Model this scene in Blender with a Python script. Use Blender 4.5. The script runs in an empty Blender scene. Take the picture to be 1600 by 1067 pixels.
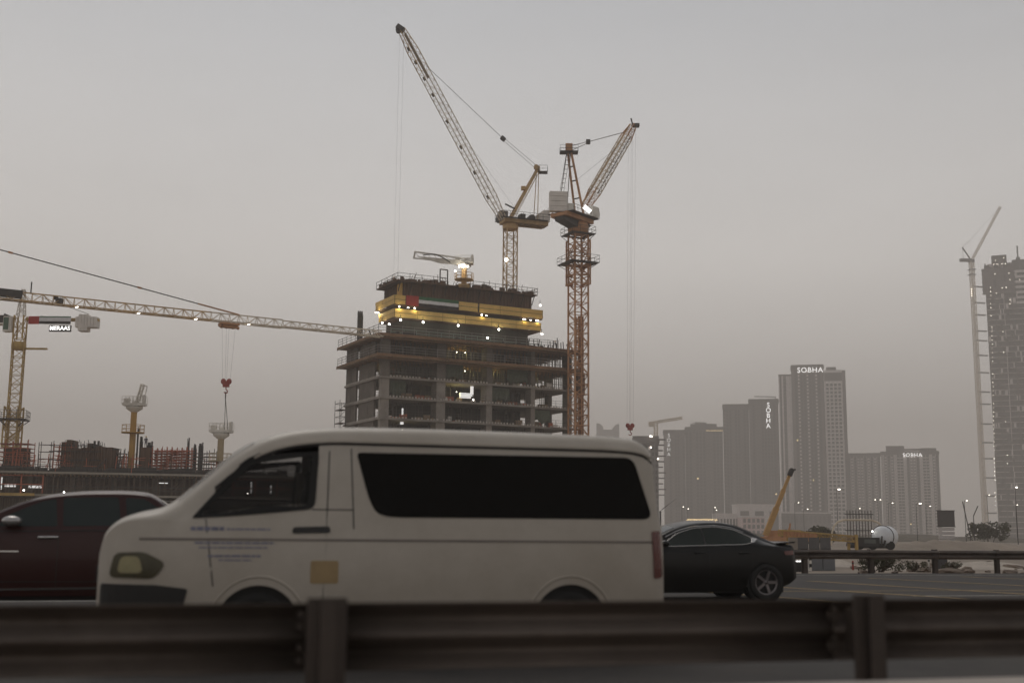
import bpy, bmesh, math, random
from mathutils import Vector, Matrix
random.seed(7)
PI = math.pi
V = Vector
S = bpy.context.scene
COL = S.collection

# ------------------------------------------------------------------ camera
F = 1873.0                      # focal length in pixels of the 1600 px wide photograph
PITCH = math.radians(9.1)
ROLL = math.radians(0.5)
CAMZ = 1.22
cam = bpy.data.cameras.new('camera')
cam.sensor_width = 36.0
cam.lens = F / 1600 * 36
cam.clip_start = 0.1
cam.clip_end = 9000
cam.dof.use_dof = True
cam.dof.focus_distance = 230
cam.dof.aperture_fstop = 1.3
camo = bpy.data.objects.new('camera', cam)
COL.objects.link(camo)
CR = Matrix.Rotation(PI / 2 + PITCH, 3, 'X') @ Matrix.Rotation(ROLL, 3, 'Z')
camo.matrix_world = Matrix.Translation((0, 0, CAMZ)) @ CR.to_4x4()
S.camera = camo

# ------------------------------------------------------------------ sky, sun, exposure
SUN_EL, SUN_AZ = math.radians(52), math.radians(-20)      # behind the site, a little left, seen through dust
w = bpy.data.worlds.new('World')
S.world = w
w.use_nodes = True
nt = w.node_tree
nt.nodes.clear()
out = nt.nodes.new('ShaderNodeOutputWorld')
bg = nt.nodes.new('ShaderNodeBackground')
bg.inputs['Strength'].default_value = 0.1
sky = nt.nodes.new('ShaderNodeTexSky')
sky.sky_type = 'NISHITA'
sky.sun_disc = False
sky.sun_elevation = SUN_EL
sky.sun_rotation = SUN_AZ
sky.dust_density = 6
hs = nt.nodes.new('ShaderNodeHueSaturation')
hs.inputs['Saturation'].default_value = 0.25
hs.inputs['Value'].default_value = 1.0
nt.links.new(sky.outputs[0], hs.inputs['Color'])
geo = nt.nodes.new('ShaderNodeTexCoord')
sep = nt.nodes.new('ShaderNodeSeparateXYZ')
nt.links.new(geo.outputs['Generated'], sep.inputs[0])
rmp = nt.nodes.new('ShaderNodeValToRGB')
cr = rmp.color_ramp
cr.elements[0].position = 0.0
cr.elements[0].color = (0.76, 0.71, 0.66, 1)
cr.elements[1].position = 0.9
cr.elements[1].color = (0.28, 0.29, 0.31, 1)
e = cr.elements.new(0.22); e.color = (0.87, 0.84, 0.81, 1)
e = cr.elements.new(0.42); e.color = (0.57, 0.585, 0.612, 1)
nt.links.new(sep.outputs[2], rmp.inputs[0])
mul = nt.nodes.new('ShaderNodeVectorMath'); mul.operation = 'SCALE'
mul.inputs['Scale'].default_value = 10.0
nt.links.new(rmp.outputs[0], mul.inputs[0])
azm = nt.nodes.new('ShaderNodeMapRange')                  # the evening sky is dimmer away from the sunset side
azm.interpolation_type = 'SMOOTHSTEP'
azm.inputs['From Min'].default_value = -0.3; azm.inputs['From Max'].default_value = 1.0
azm.inputs["To Min"].default_value = 7.3; azm.inputs['To Max'].default_value = 10.0
dot = nt.nodes.new('ShaderNodeVectorMath'); dot.operation = 'DOT_PRODUCT'; dot.inputs[1].default_value = (-0.45, 0.893, 0.0)
nt.links.new(geo.outputs['Generated'], dot.inputs[0])
nt.links.new(dot.outputs['Value'], azm.inputs['Value']); nt.links.new(azm.outputs[0], mul.inputs['Scale'])
mx = nt.nodes.new('ShaderNodeMixRGB')
mx.inputs[0].default_value = 0.94                         # dust veil over the clear sky
nt.links.new(hs.outputs[0], mx.inputs[1])
dn = nt.nodes.new('ShaderNodeTexNoise'); dn.inputs['Scale'].default_value = 2.2; dn.inputs['Detail'].default_value = 4   # faint banks of dust
dmp = nt.nodes.new('ShaderNodeMapping'); dmp.inputs['Scale'].default_value = (1, 1, 3.5)
nt.links.new(geo.outputs['Generated'], dmp.inputs[0]); nt.links.new(dmp.outputs[0], dn.inputs['Vector'])
dr = nt.nodes.new('ShaderNodeMapRange'); dr.inputs['From Min'].default_value = 0.3; dr.inputs['From Max'].default_value = 0.7
dr.inputs['To Min'].default_value = 0.95; dr.inputs['To Max'].default_value = 1.05
nt.links.new(dn.outputs['Fac'], dr.inputs['Value'])
ml2 = nt.nodes.new('ShaderNodeVectorMath'); ml2.operation = 'SCALE'
nt.links.new(mul.outputs[0], ml2.inputs[0]); nt.links.new(dr.outputs[0], ml2.inputs['Scale'])
nt.links.new(ml2.outputs[0], mx.inputs[2])
nt.links.new(mx.outputs[0], bg.inputs['Color'])
nt.links.new(bg.outputs[0], out.inputs['Surface'])

sl = bpy.data.lights.new('sun', 'SUN')
sl.energy = 0.5
sl.angle = math.radians(25)
sl.color = (1.0, 0.93, 0.85)
so = bpy.data.objects.new('sun', sl)
COL.objects.link(so)
sd = V((math.sin(SUN_AZ) * math.cos(SUN_EL), math.cos(SUN_AZ) * math.cos(SUN_EL), math.sin(SUN_EL)))
so.rotation_euler = sd.to_track_quat('Z', 'Y').to_euler()
so.location = (0, 0, 300)

S.view_settings.view_transform = 'Standard'
S.view_settings.look = 'None'
S.view_settings.exposure = 0.0
S.view_settings.gamma = 1.0
S.view_settings.use_curve_mapping = False
S.cycles.use_denoising = True
S.cycles.max_bounces = 6
S.cycles.volume_bounces = 2
S.cycles.transparent_max_bounces = 8
S.cycles.sample_clamp_indirect = 3.0
S.cycles.caustics_reflective = False
S.cycles.caustics_refractive = False


# ------------------------------------------------------------------ helpers
def W(px, py, Y):
    """world point seen at photograph pixel (px, py) at distance Y north of the camera"""
    d = CR @ V(((px - 800) / F, -(py - 533.5) / F, -1))
    return V((0, 0, CAMZ)) + d * (Y / d.y)


def G(px, Y, z=0.0):
    """world point at distance Y and height z that is seen in pixel column px"""
    X = (px - 800) / F * Y
    for _ in range(8):
        p = CR.transposed() @ V((X, Y, z - CAMZ))
        X += ((px - 800) / F - p.x / -p.z) * Y
    return V((X, Y, z))


RA = math.radians(15.5)          # the road runs to the right and away
U = V((math.cos(RA), math.sin(RA), 0)); N = V((-math.sin(RA), math.cos(RA), 0))


def R(k, t, z=0.0):
    """road coordinates: k along the road, t across it from the camera"""
    return U * k + N * t + V((0, 0, z))


MATS = {}


def mat(name, col, rough=0.8, metal=0.0, var=0.18, scale=1.0, bump=0.0, bscale=None, emit=None, est=0.0, coat=0.0,
        streak=False, dirt=None, dirt_amt=0.0, spec=None):
    if name in MATS: return MATS[name]
    m = bpy.data.materials.new(name); m.use_nodes = True
    t = m.node_tree; b = t.nodes['Principled BSDF']
    b.inputs['Roughness'].default_value = rough
    b.inputs['Metallic'].default_value = metal
    if spec is not None: b.inputs['Specular IOR Level'].default_value = spec
    if coat: b.inputs['Coat Weight'].default_value = coat; b.inputs['Coat Roughness'].default_value = 0.06
    tc = t.nodes.new('ShaderNodeTexCoord')
    mp = t.nodes.new('ShaderNodeMapping')
    t.links.new(tc.outputs['Object'], mp.inputs[0])
    mp.inputs['Scale'].default_value = (scale * (3 if streak else 1), scale * (3 if streak else 1), scale * (0.25 if streak else 1))
    n = t.nodes.new('ShaderNodeTexNoise'); n.inputs['Scale'].default_value = 1.0
    n.inputs['Detail'].default_value = 8; n.inputs['Roughness'].default_value = 0.65
    t.links.new(mp.outputs[0], n.inputs['Vector'])
    r = t.nodes.new('ShaderNodeValToRGB')
    c = V(col)
    lo = c * (1 - var); hi = c * (1 + var)
    r.color_ramp.elements[0].position = 0.3; r.color_ramp.elements[0].color = (*lo, 1)
    r.color_ramp.elements[1].position = 0.7; r.color_ramp.elements[1].color = (*[min(1, x) for x in hi], 1)
    t.links.new(n.outputs['Fac'], r.inputs[0])
    src = r.outputs[0]
    if dirt:
        n2 = t.nodes.new('ShaderNodeTexNoise'); n2.inputs['Scale'].default_value = 0.35
        n2.inputs['Detail'].default_value = 10; n2.inputs['Roughness'].default_value = 0.75
        t.links.new(mp.outputs[0], n2.inputs['Vector'])
        r2 = t.nodes.new('ShaderNodeValToRGB')
        r2.color_ramp.elements[0].position = 0.45; r2.color_ramp.elements[1].position = 0.68
        r2.color_ramp.elements[1].color = (dirt_amt,) * 3 + (1,)
        t.links.new(n2.outputs['Fac'], r2.inputs[0])
        mm = t.nodes.new('ShaderNodeMixRGB'); mm.inputs[2].default_value = (*dirt, 1)
        t.links.new(r2.outputs[0], mm.inputs[0]); t.links.new(src, mm.inputs[1]); src = mm.outputs[0]
    t.links.new(src, b.inputs['Base Color'])
    if bump:
        nb = t.nodes.new('ShaderNodeTexNoise'); nb.inputs['Scale'].default_value = bscale or scale * 8
        nb.inputs['Detail'].default_value = 6
        t.links.new(tc.outputs['Object'], nb.inputs['Vector'])
        bp = t.nodes.new('ShaderNodeBump'); bp.inputs['Strength'].default_value = bump; bp.inputs['Distance'].default_value = 0.05
        t.links.new(nb.outputs['Fac'], bp.inputs['Height']); t.links.new(bp.outputs[0], b.inputs['Normal'])
    if emit:
        b.inputs['Emission Color'].default_value = (*emit, 1); b.inputs['Emission Strength'].default_value = est
    MATS[name] = m
    return m


def glass(name, col=(0.02, 0.022, 0.022), rough=0.08, alpha=1.0, spec=0.3):
    m = mat(name, col, rough=rough, var=0.05, spec=spec)
    m.node_tree.nodes['Principled BSDF'].inputs['Alpha'].default_value = alpha
    return m


class MB:
    def __init__(s): s.v = []; s.f = []; s.sm = []

    def add(s, vs, fs, smooth=False, M=None):
        o = len(s.v)
        s.v += [tuple(M @ V(v)) if M else tuple(v) for v in vs]
        s.f += [[i + o for i in f] for f in fs]
        s.sm += [smooth] * len(fs)
        return s

    def box(s, a, b, M=None):
        """axis-aligned box between the corners a and b"""
        x0, y0, z0 = a; x1, y1, z1 = b
        return s.add([(x0, y0, z0), (x1, y0, z0), (x1, y1, z0), (x0, y1, z0), (x0, y0, z1), (x1, y0, z1), (x1, y1, z1), (x0, y1, z1)],
                     [(0, 3, 2, 1), (4, 5, 6, 7), (0, 1, 5, 4), (1, 2, 6, 5), (2, 3, 7, 6), (3, 0, 4, 7)], False, M)

    def cbox(s, c, d, rz=0, rx=0, ry=0):
        M = Matrix.Translation(c) @ Matrix.Rotation(rz, 4, 'Z') @ Matrix.Rotation(ry, 4, 'Y') @ Matrix.Rotation(rx, 4, 'X')
        h = V(d) / 2
        return s.box(-h, h, M)

    def bar(s, p, q, wd, h=None, up=None):
        p, q = V(p), V(q); h = h or wd
        d = q - p
        if d.length < 1e-6: return s
        d.normalize()
        up = V(up) if up else (V((0, 0, 1)) if abs(d.z) < 0.9 else V((0, 1, 0)))
        a = d.cross(up).normalized() * wd / 2; b = a.cross(d).normalized() * h / 2
        vs = [p - a - b, p + a - b, p + a + b, p - a + b, q - a - b, q + a - b, q + a + b, q - a + b]
        return s.add(vs, [(3, 2, 1, 0), (4, 5, 6, 7), (0, 1, 5, 4), (1, 2, 6, 5), (2, 3, 7, 6), (3, 0, 4, 7)])

    def tube(s, p, q, r, n=8, r2=None):
        p, q = V(p), V(q); r2 = r if r2 is None else r2
        d = (q - p).normalized()
        up = V((0, 0, 1)) if abs(d.z) < 0.9 else V((0, 1, 0))
        a = d.cross(up).normalized(); b = a.cross(d)
        vs = []
        for c, rr in ((p, r), (q, r2)):
            for i in range(n):
                t = 2 * PI * i / n
                vs.append(c + (a * math.cos(t) + b * math.sin(t)) * rr)
        s.add(vs, [(i, (i + 1) % n, n + (i + 1) % n, n + i) for i in range(n)], True)
        s.add(vs, [list(range(n))[::-1], list(range(n, 2 * n))])
        return s

    def path(s, pts, r, n=8):
        for a, b in zip(pts, pts[1:]): s.tube(a, b, r, n)
        return s

    def lathe(s, prof, M=None, n=20, smooth=True, cap=True):
        """profile of (radius, height) turned about z"""
        vs = []; fs = []
        for r, z in prof:
            for i in range(n):
                t = 2 * PI * i / n
                vs.append((r * math.cos(t), r * math.sin(t), z))
        for j in range(len(prof) - 1):
            for i in range(n):
                fs.append((j * n + i, j * n + (i + 1) % n, (j + 1) * n + (i + 1) % n, (j + 1) * n + i))
        s.add(vs, fs, smooth, M)
        for j, rev in ((0, True), (len(prof) - 1, False)):
            if cap and prof[j][0] > 1e-4:
                idx = [j * n + i for i in range(n)]
                s.add([vs[i] for i in idx], [list(range(n))[::-1] if rev else list(range(n))], False, M)
        return s

    def sphere(s, c, r, n=8, sc=(1, 1, 1)):
        prof = [(max(1e-5, r * math.sin(PI * i / n)), -r * math.cos(PI * i / n)) for i in range(n + 1)]
        return s.lathe(prof, Matrix.Translation(c) @ Matrix.Diagonal((*sc, 1)), n * 2)

    def prism(s, pts, h0, h1, M=None, axis='z'):
        """polygon of 2-D points pushed from h0 to h1 along axis"""
        def m(p, h): return (p[0], p[1], h) if axis == 'z' else ((p[0], h, p[1]) if axis == 'y' else (h, p[0], p[1]))
        n = len(pts)
        vs = [m(p, h0) for p in pts] + [m(p, h1) for p in pts]
        return s.add(vs, [list(range(n))[::-1], list(range(n, 2 * n))] + [(i, (i + 1) % n, n + (i + 1) % n, n + i) for i in range(n)], False, M)

    def mesh(s, name, m, origin=None):
        me = bpy.data.meshes.new(name)
        o = V(origin) if origin is not None else V((0, 0, 0))
        me.from_pydata([tuple(V(v) - o) for v in s.v], [], s.f)
        for p, k in zip(me.polygons, s.sm): p.use_smooth = k
        bm = bmesh.new(); bm.from_mesh(me); bmesh.ops.recalc_face_normals(bm, faces=bm.faces); bm.to_mesh(me); bm.free()
        if m: me.materials.append(m)
        me.update()
        return me

    def part(s, name, m, parent, stuff=False, label=None, world=False):
        """link as ONE child mesh; world=True when the coordinates are world ones"""
        org = parent.location if (world and parent) else None
        me = s.mesh(name, m, org)
        return link(name, me, parent, stuff=stuff, label=label)


def link(name, me, parent=None, loc=None, rz=0, stuff=False, label=None):
    o = bpy.data.objects.new(name, me); COL.objects.link(o)
    if parent: o.parent = parent
    if loc is not None: o.location = loc
    if rz: o.rotation_euler = (0, 0, rz)
    if stuff: o['kind'] = 'stuff'
    if label: o['label'] = label
    return o


def thing(name, label, cat, loc=(0, 0, 0), rz=0, group=None):
    o = bpy.data.objects.new(name, None); COL.objects.link(o)
    o.empty_display_size = 0.2
    o.location = loc; o.rotation_euler = (0, 0, rz)
    o['label'] = label; o['category'] = cat
    if group: o['group'] = group
    return o


def tag(o, label, cat, group=None):
    o['label'] = label; o['category'] = cat
    if group: o['group'] = group
    return o


def solo(mb, name, m, label, cat, loc=None, group=None):
    """a thing that is one mesh, in world coordinates with its origin at loc"""
    o = link(name, mb.mesh(name, m, loc), None, loc)
    return tag(o, label, cat, group)


def struct(name, mb, m):
    o = link(name, mb.mesh(name, m)); o['kind'] = 'structure'
    return o


def copy_tree(o, parent=None):
    c = o.copy(); COL.objects.link(c); c.parent = parent
    for ch in [x for x in bpy.data.objects if x.parent == o]: copy_tree(ch, c)
    return c


def lerp(tab, x):
    if x <= tab[0][0]: return tab[0][1]
    for (a, b), (c, d) in zip(tab, tab[1:]):
        if x <= c: return b + (d - b) * (x - a) / (c - a)
    return tab[-1][1]


def smooth(tab, x):
    """monotone-ish smooth interpolation"""
    if x <= tab[0][0]: return tab[0][1]
    for i in range(len(tab) - 1):
        a, b = tab[i]; c, d = tab[i + 1]
        if x <= c:
            def sl(j):
                if j <= 0 or j >= len(tab) - 1: return None
                return (tab[j + 1][1] - tab[j - 1][1]) / (tab[j + 1][0] - tab[j - 1][0])
            h = c - a; m0 = sl(i); m1 = sl(i + 1); s0 = (d - b) / h
            m0 = s0 if m0 is None else m0; m1 = s0 if m1 is None else m1
            t = (x - a) / h
            return (2 * t**3 - 3 * t**2 + 1) * b + (t**3 - 2 * t**2 + t) * h * m0 + (-2 * t**3 + 3 * t**2) * d + (t**3 - t**2) * h * m1
    return tab[-1][1]


def text_mesh(s, size, ext, spacing=1.0, offset=0.0):
    cu = bpy.data.curves.new('lettering', 'FONT')
    cu.body = s; cu.size = size; cu.extrude = ext; cu.align_x = 'CENTER'; cu.align_y = 'CENTER'; cu.space_character = spacing
    cu.offset = offset; cu.resolution_u = 3
    o = bpy.data.objects.new('lettering', cu); COL.objects.link(o)
    bpy.context.view_layer.update()
    me = bpy.data.meshes.new_from_object(o)
    bpy.data.objects.remove(o); bpy.data.curves.remove(cu)
    return me


def lattice(mb, p0, p1, wd, ht, bays, chord=0.16, brace=0.07, up=(0, 0, 1), tri=False, alt=0, wd1=None, ht1=None):
    """lattice girder between p0 and p1"""
    p0, p1 = V(p0), V(p1); d = (p1 - p0).normalized()
    up = V(up); side = d.cross(up).normalized(); up = side.cross(d).normalized()
    wd1 = wd if wd1 is None else wd1; ht1 = ht if ht1 is None else ht1
    def cs(i):
        f = i / bays; c = p0.lerp(p1, f); a = wd + (wd1 - wd) * f; b = ht + (ht1 - ht) * f
        if tri: return [c - side * a / 2 - up * b / 2, c + side * a / 2 - up * b / 2, c + up * b / 2]
        return [c - side * a / 2 - up * b / 2, c + side * a / 2 - up * b / 2, c + side * a / 2 + up * b / 2, c - side * a / 2 + up * b / 2]
    n = 3 if tri else 4
    A = cs(0); B = cs(bays)
    for j in range(n): mb.bar(A[j], B[j], chord)
    for i in range(bays):
        a, b = cs(i), cs(i + 1)
        for j in range(n):
            k = (j + 1) % n
            mb.bar(a[j], a[k], brace)
            if (i + j + alt) % 2: mb.bar(a[j], b[k], brace)
            else: mb.bar(a[k], b[j], brace)
    return mb


# ------------------------------------------------------------------ materials
M_asphalt = mat('asphalt', (0.052, 0.047, 0.044), 0.9, var=0.22, scale=0.7, bump=0.35, bscale=60, dirt=(0.095, 0.08, 0.066), dirt_amt=0.55)
M_sand = mat('sand', (0.30, 0.245, 0.195), 0.95, var=0.3, scale=0.12, bump=0.6, bscale=1.2, dirt=(0.13, 0.105, 0.085), dirt_amt=0.8)
M_concrete = mat('concrete', (0.34, 0.30, 0.262), 0.9, var=0.2, scale=0.35, bump=0.2, bscale=6, dirt=(0.13, 0.115, 0.1), dirt_amt=0.6)
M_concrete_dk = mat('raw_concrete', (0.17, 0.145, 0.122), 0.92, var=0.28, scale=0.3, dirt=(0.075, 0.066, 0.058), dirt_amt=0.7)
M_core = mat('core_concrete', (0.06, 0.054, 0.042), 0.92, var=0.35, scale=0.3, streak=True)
M_ply = mat('formwork_ply', (0.26, 0.145, 0.075), 0.8, var=0.35, scale=0.6, dirt=(0.08, 0.055, 0.04), dirt_amt=0.8)
M_plydk = mat('wet_formwork', (0.125, 0.072, 0.045), 0.85, var=0.4, scale=0.7, streak=True)
M_steel_dk = mat('dark_steel', (0.06, 0.055, 0.052), 0.6, 0.5, var=0.25)
M_galv = mat('galvanised_steel', (0.125, 0.10, 0.083), 0.5, 0.45, var=0.22, scale=1.5, dirt=(0.05, 0.036, 0.028), dirt_amt=0.8)
M_scaf = mat('scaffold_tube', (0.12, 0.105, 0.09), 0.6, 0.3, var=0.25)
M_orange_scaf = mat('orange_tube', (0.46, 0.125, 0.065), 0.7, var=0.3)
M_yel = mat('yellow_screen', (0.82, 0.55, 0.17), 0.65, var=0.12, scale=0.5, dirt=(0.60, 0.39, 0.12), dirt_amt=0.5)
M_yel_dk = mat('screen_joint', (0.13, 0.085, 0.035), 0.8)
M_crane_y = mat('crane_ochre', (0.60, 0.39, 0.17), 0.6, var=0.25, scale=0.5, dirt=(0.22, 0.15, 0.085), dirt_amt=0.8)
M_crane_o = mat('crane_orange', (0.56, 0.275, 0.125), 0.6, var=0.25, scale=0.5, dirt=(0.27, 0.15, 0.09), dirt_amt=0.7)
M_crane_g = mat('crane_yellow', (0.54, 0.355, 0.11), 0.6, var=0.25, scale=0.5, dirt=(0.18, 0.12, 0.05), dirt_amt=0.7)
M_jib = mat('jib_lit_tone', (0.74, 0.64, 0.50), 0.6, var=0.22, scale=0.4, dirt=(0.32, 0.22, 0.13), dirt_amt=0.6)  # base colour raised to stand in for light falling on the jibs
M_white = mat('dusty_white_paint', (0.82, 0.78, 0.71), 0.6, var=0.15, scale=0.6, dirt=(0.35, 0.3, 0.24), dirt_amt=0.7)
M_cw = mat('counterweight', (0.80, 0.75, 0.69), 0.85, var=0.12, scale=0.7)
M_red = mat('red_paint', (0.33, 0.045, 0.03), 0.6, var=0.2)
M_rope = mat('steel_rope', (0.15, 0.13, 0.115), 0.6, 0.3)
M_pole = mat('pump_pole', (0.48, 0.27, 0.06), 0.6, var=0.15, scale=0.5)
M_flag_r = mat('flag_red', (0.45, 0.05, 0.04), 0.85, var=0.1)
M_flag_g = mat('flag_green', (0.04, 0.15, 0.07), 0.85, var=0.1)
M_flag_w = mat('flag_white', (0.78, 0.77, 0.78), 0.85, var=0.05)
M_flag_k = mat('flag_black', (0.03, 0.025, 0.027), 0.85, var=0.1)
M_lamp = mat('lamp_white', (0.9, 0.9, 0.85), 0.5, emit=(1.0, 0.95, 0.82), est=8)
M_lamp_far = mat('lamp_far', (0.9, 0.9, 0.85), 0.5, emit=(1.0, 0.9, 0.75), est=6)
M_lamp_w = mat('lamp_warm', (0.9, 0.7, 0.4), 0.5, emit=(1.0, 0.72, 0.35), est=1.8)
M_sign = mat('sign_lit', (0.9, 0.9, 0.9), 0.5, emit=(1.0, 0.98, 0.95), est=1.6)
M_sign_dim = mat('sign_dim', (0.8, 0.8, 0.8), 0.5, emit=(1.0, 0.98, 0.95), est=0.7)
M_tow_dk = mat('tower_glazed', (0.05, 0.043, 0.04), 0.45, var=0.15, scale=0.1)
M_tow_md = mat('tower_render', (0.12, 0.105, 0.10), 0.8, var=0.12, scale=0.1)
M_tow_lt = mat('tower_pale', (0.68, 0.63, 0.61), 0.8, var=0.1, scale=0.1)
M_tow_gl = mat('window_glass', (0.02, 0.02, 0.022), 0.2, var=0.3, scale=0.15)
M_yline = mat('worn_yellow_line', (0.42, 0.29, 0.13), 0.85, var=0.2, scale=3, dirt=(0.1, 0.08, 0.06), dirt_amt=0.7)
M_wline = mat('worn_white_line', (0.5, 0.47, 0.42), 0.85, var=0.2, scale=3, dirt=(0.1, 0.09, 0.08), dirt_amt=0.7)
M_rubber = mat('rubber', (0.018, 0.017, 0.016), 0.8, var=0.1)
M_blackp = mat('black_plastic', (0.022, 0.02, 0.019), 0.55, var=0.1)
M_leaf = mat('dry_foliage', (0.10, 0.10, 0.06), 0.9, var=0.4, scale=0.9)
M_bark = mat('bark', (0.11, 0.085, 0.065), 0.95, var=0.3)
M_rock = mat('rubble', (0.21, 0.165, 0.13), 0.95, var=0.35, scale=1.4, bump=0.5, bscale=5)

# ------------------------------------------------------------------ ground, road, kerbs
g = MB()
xs = [-3300, -900, -300, -100, -40, 0, 40, 100, 300, 900, 3300]; ys = [-900, -100, 0, 20, 42, 60, 100, 160, 300, 900, 3400]
nx = len(xs)
g.add([(x, y, -0.06) for y in ys for x in xs], [(j * nx + i, j * nx + i + 1, (j + 1) * nx + i + 1, (j + 1) * nx + i) for j in range(len(ys) - 1) for i in range(nx - 1)])
struct('ground', g, M_sand)


def strip(name, k0, k1, t0, t1, z, m, th=0.0):
    b = MB(); n = max(1, int((k1 - k0) / 20))
    for i in range(n):
        a = k0 + (k1 - k0) * i / n; c = k0 + (k1 - k0) * (i + 1) / n
        b.add([R(a, t0, z), R(c, t0, z), R(c, t1, z), R(a, t1, z)], [(0, 1, 2, 3)])
    return struct(name, b, m)


b = MB()
for i in range(20):
    a = -400 + i * 40
    M = Matrix(((U.x, N.x, 0, 0), (U.y, N.y, 0, 0), (0, 0, 1, 0), (0, 0, 0, 1)))
    b.box((a, -14, -0.055), (a + 40, 36.6, 0.0), M)
struct('road', b, M_asphalt)
# lane lines of the far carriageway and the hatched gore
for t, kk in ((9.2, 0), (34.6, 0)):
    strip('edge_line', -250, 250, t, t + 0.15, 0.006, M_yline if t < 10 else M_wline)
for t in (14.9, 18.6, 22.4):
    b = MB()
    for k in range(-120, 160, 9):
        b.add([R(k, t, 0.006), R(k + 3, t, 0.006), R(k + 3, t + 0.14, 0.006), R(k, t + 0.14, 0.006)], [(0, 1, 2, 3)])
    struct('lane_line', b, M_wline)
strip('gore_line', -200, 30, 24.6, 24.75, 0.006, M_yline)
b = MB()
for (ax, ay, bx, by) in ((8.2, 33.6, 12.0, 25.4), (10.66, 36.3, 15.0, 28.4), (5.6, 30.9, 9.2, 24.6), (14.2, 38.5, 19.0, 31.5), (3.6, 27.5, 6.6, 22.6)):
    p = V((ax, ay, 0.01)); q = V((bx, by, 0.01)); s_ = (q - p).normalized().cross(V((0, 0, 1))) * 0.11
    b.add([p - s_, p + s_, q + s_, q - s_], [(0, 1, 2, 3)])
struct('gore_hatching', b, M_yline)
# low concrete parapet at the camera's side of the median, and the median itself
b = MB()
M = Matrix(((U.x, N.x, 0, 0), (U.y, N.y, 0, 0), (0, 0, 1, 0), (0, 0, 0, 1)))
for i in range(-6, 8):
    b.prism([(4.42, 0.0), (5.16, 0.0), (5.16, 0.08), (5.02, 0.5), (5.0, 0.565), (4.98, 0.575), (4.68, 0.575), (4.64, 0.56), (4.6, 0.5), (4.44, 0.08)][::-1],
            i * 6 + 0.008 + 1.5, i * 6 + 5.992 + 1.5, M, 'x')
o = solo(b, 'median_parapet', mat('parapet_concrete', (0.44, 0.39, 0.35), 0.85, var=0.15, scale=0.8, bump=0.15, bscale=20, dirt=(0.26, 0.22, 0.19), dirt_amt=0.7),
         'low pale concrete parapet along the bottom right edge, nearest the camera', 'parapet', R(1.5, 4.8))

# ------------------------------------------------------------------ guard rails
def wbeam(k0, k1, t, ztop, side, M_, step=0.02):
    """W-profile beam; side=+1 bulges away from the camera"""
    prof = [(0.0, 0.0), (0.012, -0.012), (0.03, -0.03), (0.078, -0.062), (0.083, -0.078), (0.078, -0.094), (0.01, -0.137), (0.0, -0.155), (0.01, -0.173),
            (0.078, -0.216), (0.083, -0.232), (0.078, -0.248), (0.03, -0.28), (0.012, -0.298), (0.0, -0.31)]
    b = MB(); th = 0.006
    A = [(t + side * a, ztop + z) for a, z in prof]; B = [(x + th, z) for x, z in A]
    n = len(A); vs = []
    for k in (k0, k1):
        vs += [R(k, a, z) for a, z in A] + [R(k, a, z) for a, z in B]
    fs = []
    for i in range(n - 1):
        fs += [(i, i + 1, 2 * n + i + 1, 2 * n + i), (n + i, 3 * n + i, 3 * n + i + 1, n + i + 1), (i, n + i, n + i + 1, i + 1), (2 * n + i, 2 * n + i + 1, 3 * n + i + 1, 3 * n + i)]
    fs += [(0, 2 * n, 3 * n, n), (n - 1, 2 * n - 1, 4 * n - 1, 3 * n - 1)]
    b.add(vs, fs, True)
    return b


M_post = mat('weathered_post', (0.075, 0.058, 0.048), 0.6, 0.3, var=0.25, scale=2)


def guard_rail(label, t, ztop, zbase, ks, side, wp, near):
    o = thing('guard_rail', label, 'guardrail', R(ks[0], t, zbase))
    for i, k in enumerate(ks):
        p = MB()
        tp = t - side * (0.0 if near else 0) + (-0.17 if near else 0.10)
        # C-section post and its block-out
        for dk in (-wp / 2, wp / 2):
            p.bar(R(k + dk, tp, zbase), R(k + dk, tp, ztop + (0.032 if near else 0.03)), 0.01, 0.11, up=U)
        p.bar(R(k - wp / 2, tp - 0.06, zbase), R(k + wp / 2, tp - 0.06, zbase), 0.012)
        M = Matrix.Translation(R(k, tp, 0)) @ Matrix.Rotation(RA, 4, 'Z')
        p.box((-wp / 2, -0.066, zbase), (wp / 2, -0.054, ztop + (0.03 if near else 0.02)), M)
        p.part('post', M_post, o, world=True)
        q = MB()
        bt = (-0.095, 0.0) if near else (0.0, 0.1)
        M = Matrix.Translation(R(k, t, 0)) @ Matrix.Rotation(RA, 4, 'Z')
        q.box((-0.035, bt[0], ztop - 0.26), (0.035, bt[1], ztop - 0.04), M)
        q.part('blockout', M_galv, o, world=True)
    for i, (a, c) in enumerate(zip(ks, ks[1:])):
        bb = wbeam(a - 0.1, c + 0.1, t + (0.008 if i % 2 else 0.0), ztop, side, M_galv)
        bo = bb.part('rail_beam', M_galv, o, world=True)
        bl = MB()
        for kk in (a - 0.1, a + 0.1):
            for zz in (-0.05, -0.105, -0.2, -0.26): bl.tube(R(kk, t - 0.012, ztop + zz), R(kk, t + 0.03, ztop + zz), 0.014, 6)
        for kk in (a + 0.06, a + 0.02): bl.tube(R(kk, t - 0.02, ztop - 0.235), R(kk, t + 0.02, ztop - 0.235), 0.016, 6)
        bl.part('splice_bolt', M_galv, o, stuff=True, world=True)
    return o


guard_rail('near blurred-looking dark guardrail crossing the foreground, seen from its post side', 5.72, 0.895, 0.0,
           [0.685 + 2.76 * i for i in range(-3, 6)], 1, 0.07, True)
guard_rail('far guardrail at the edge of the road beside the black sedan', 37.2, 0.77, -0.06,
           [10.9 + 2.84 * 1.46 * 0.5 * i for i in range(-6, 34)] if False else [8.0 + 2.55 * i for i in range(-8, 24)], -1, 0.14, False)

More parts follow.
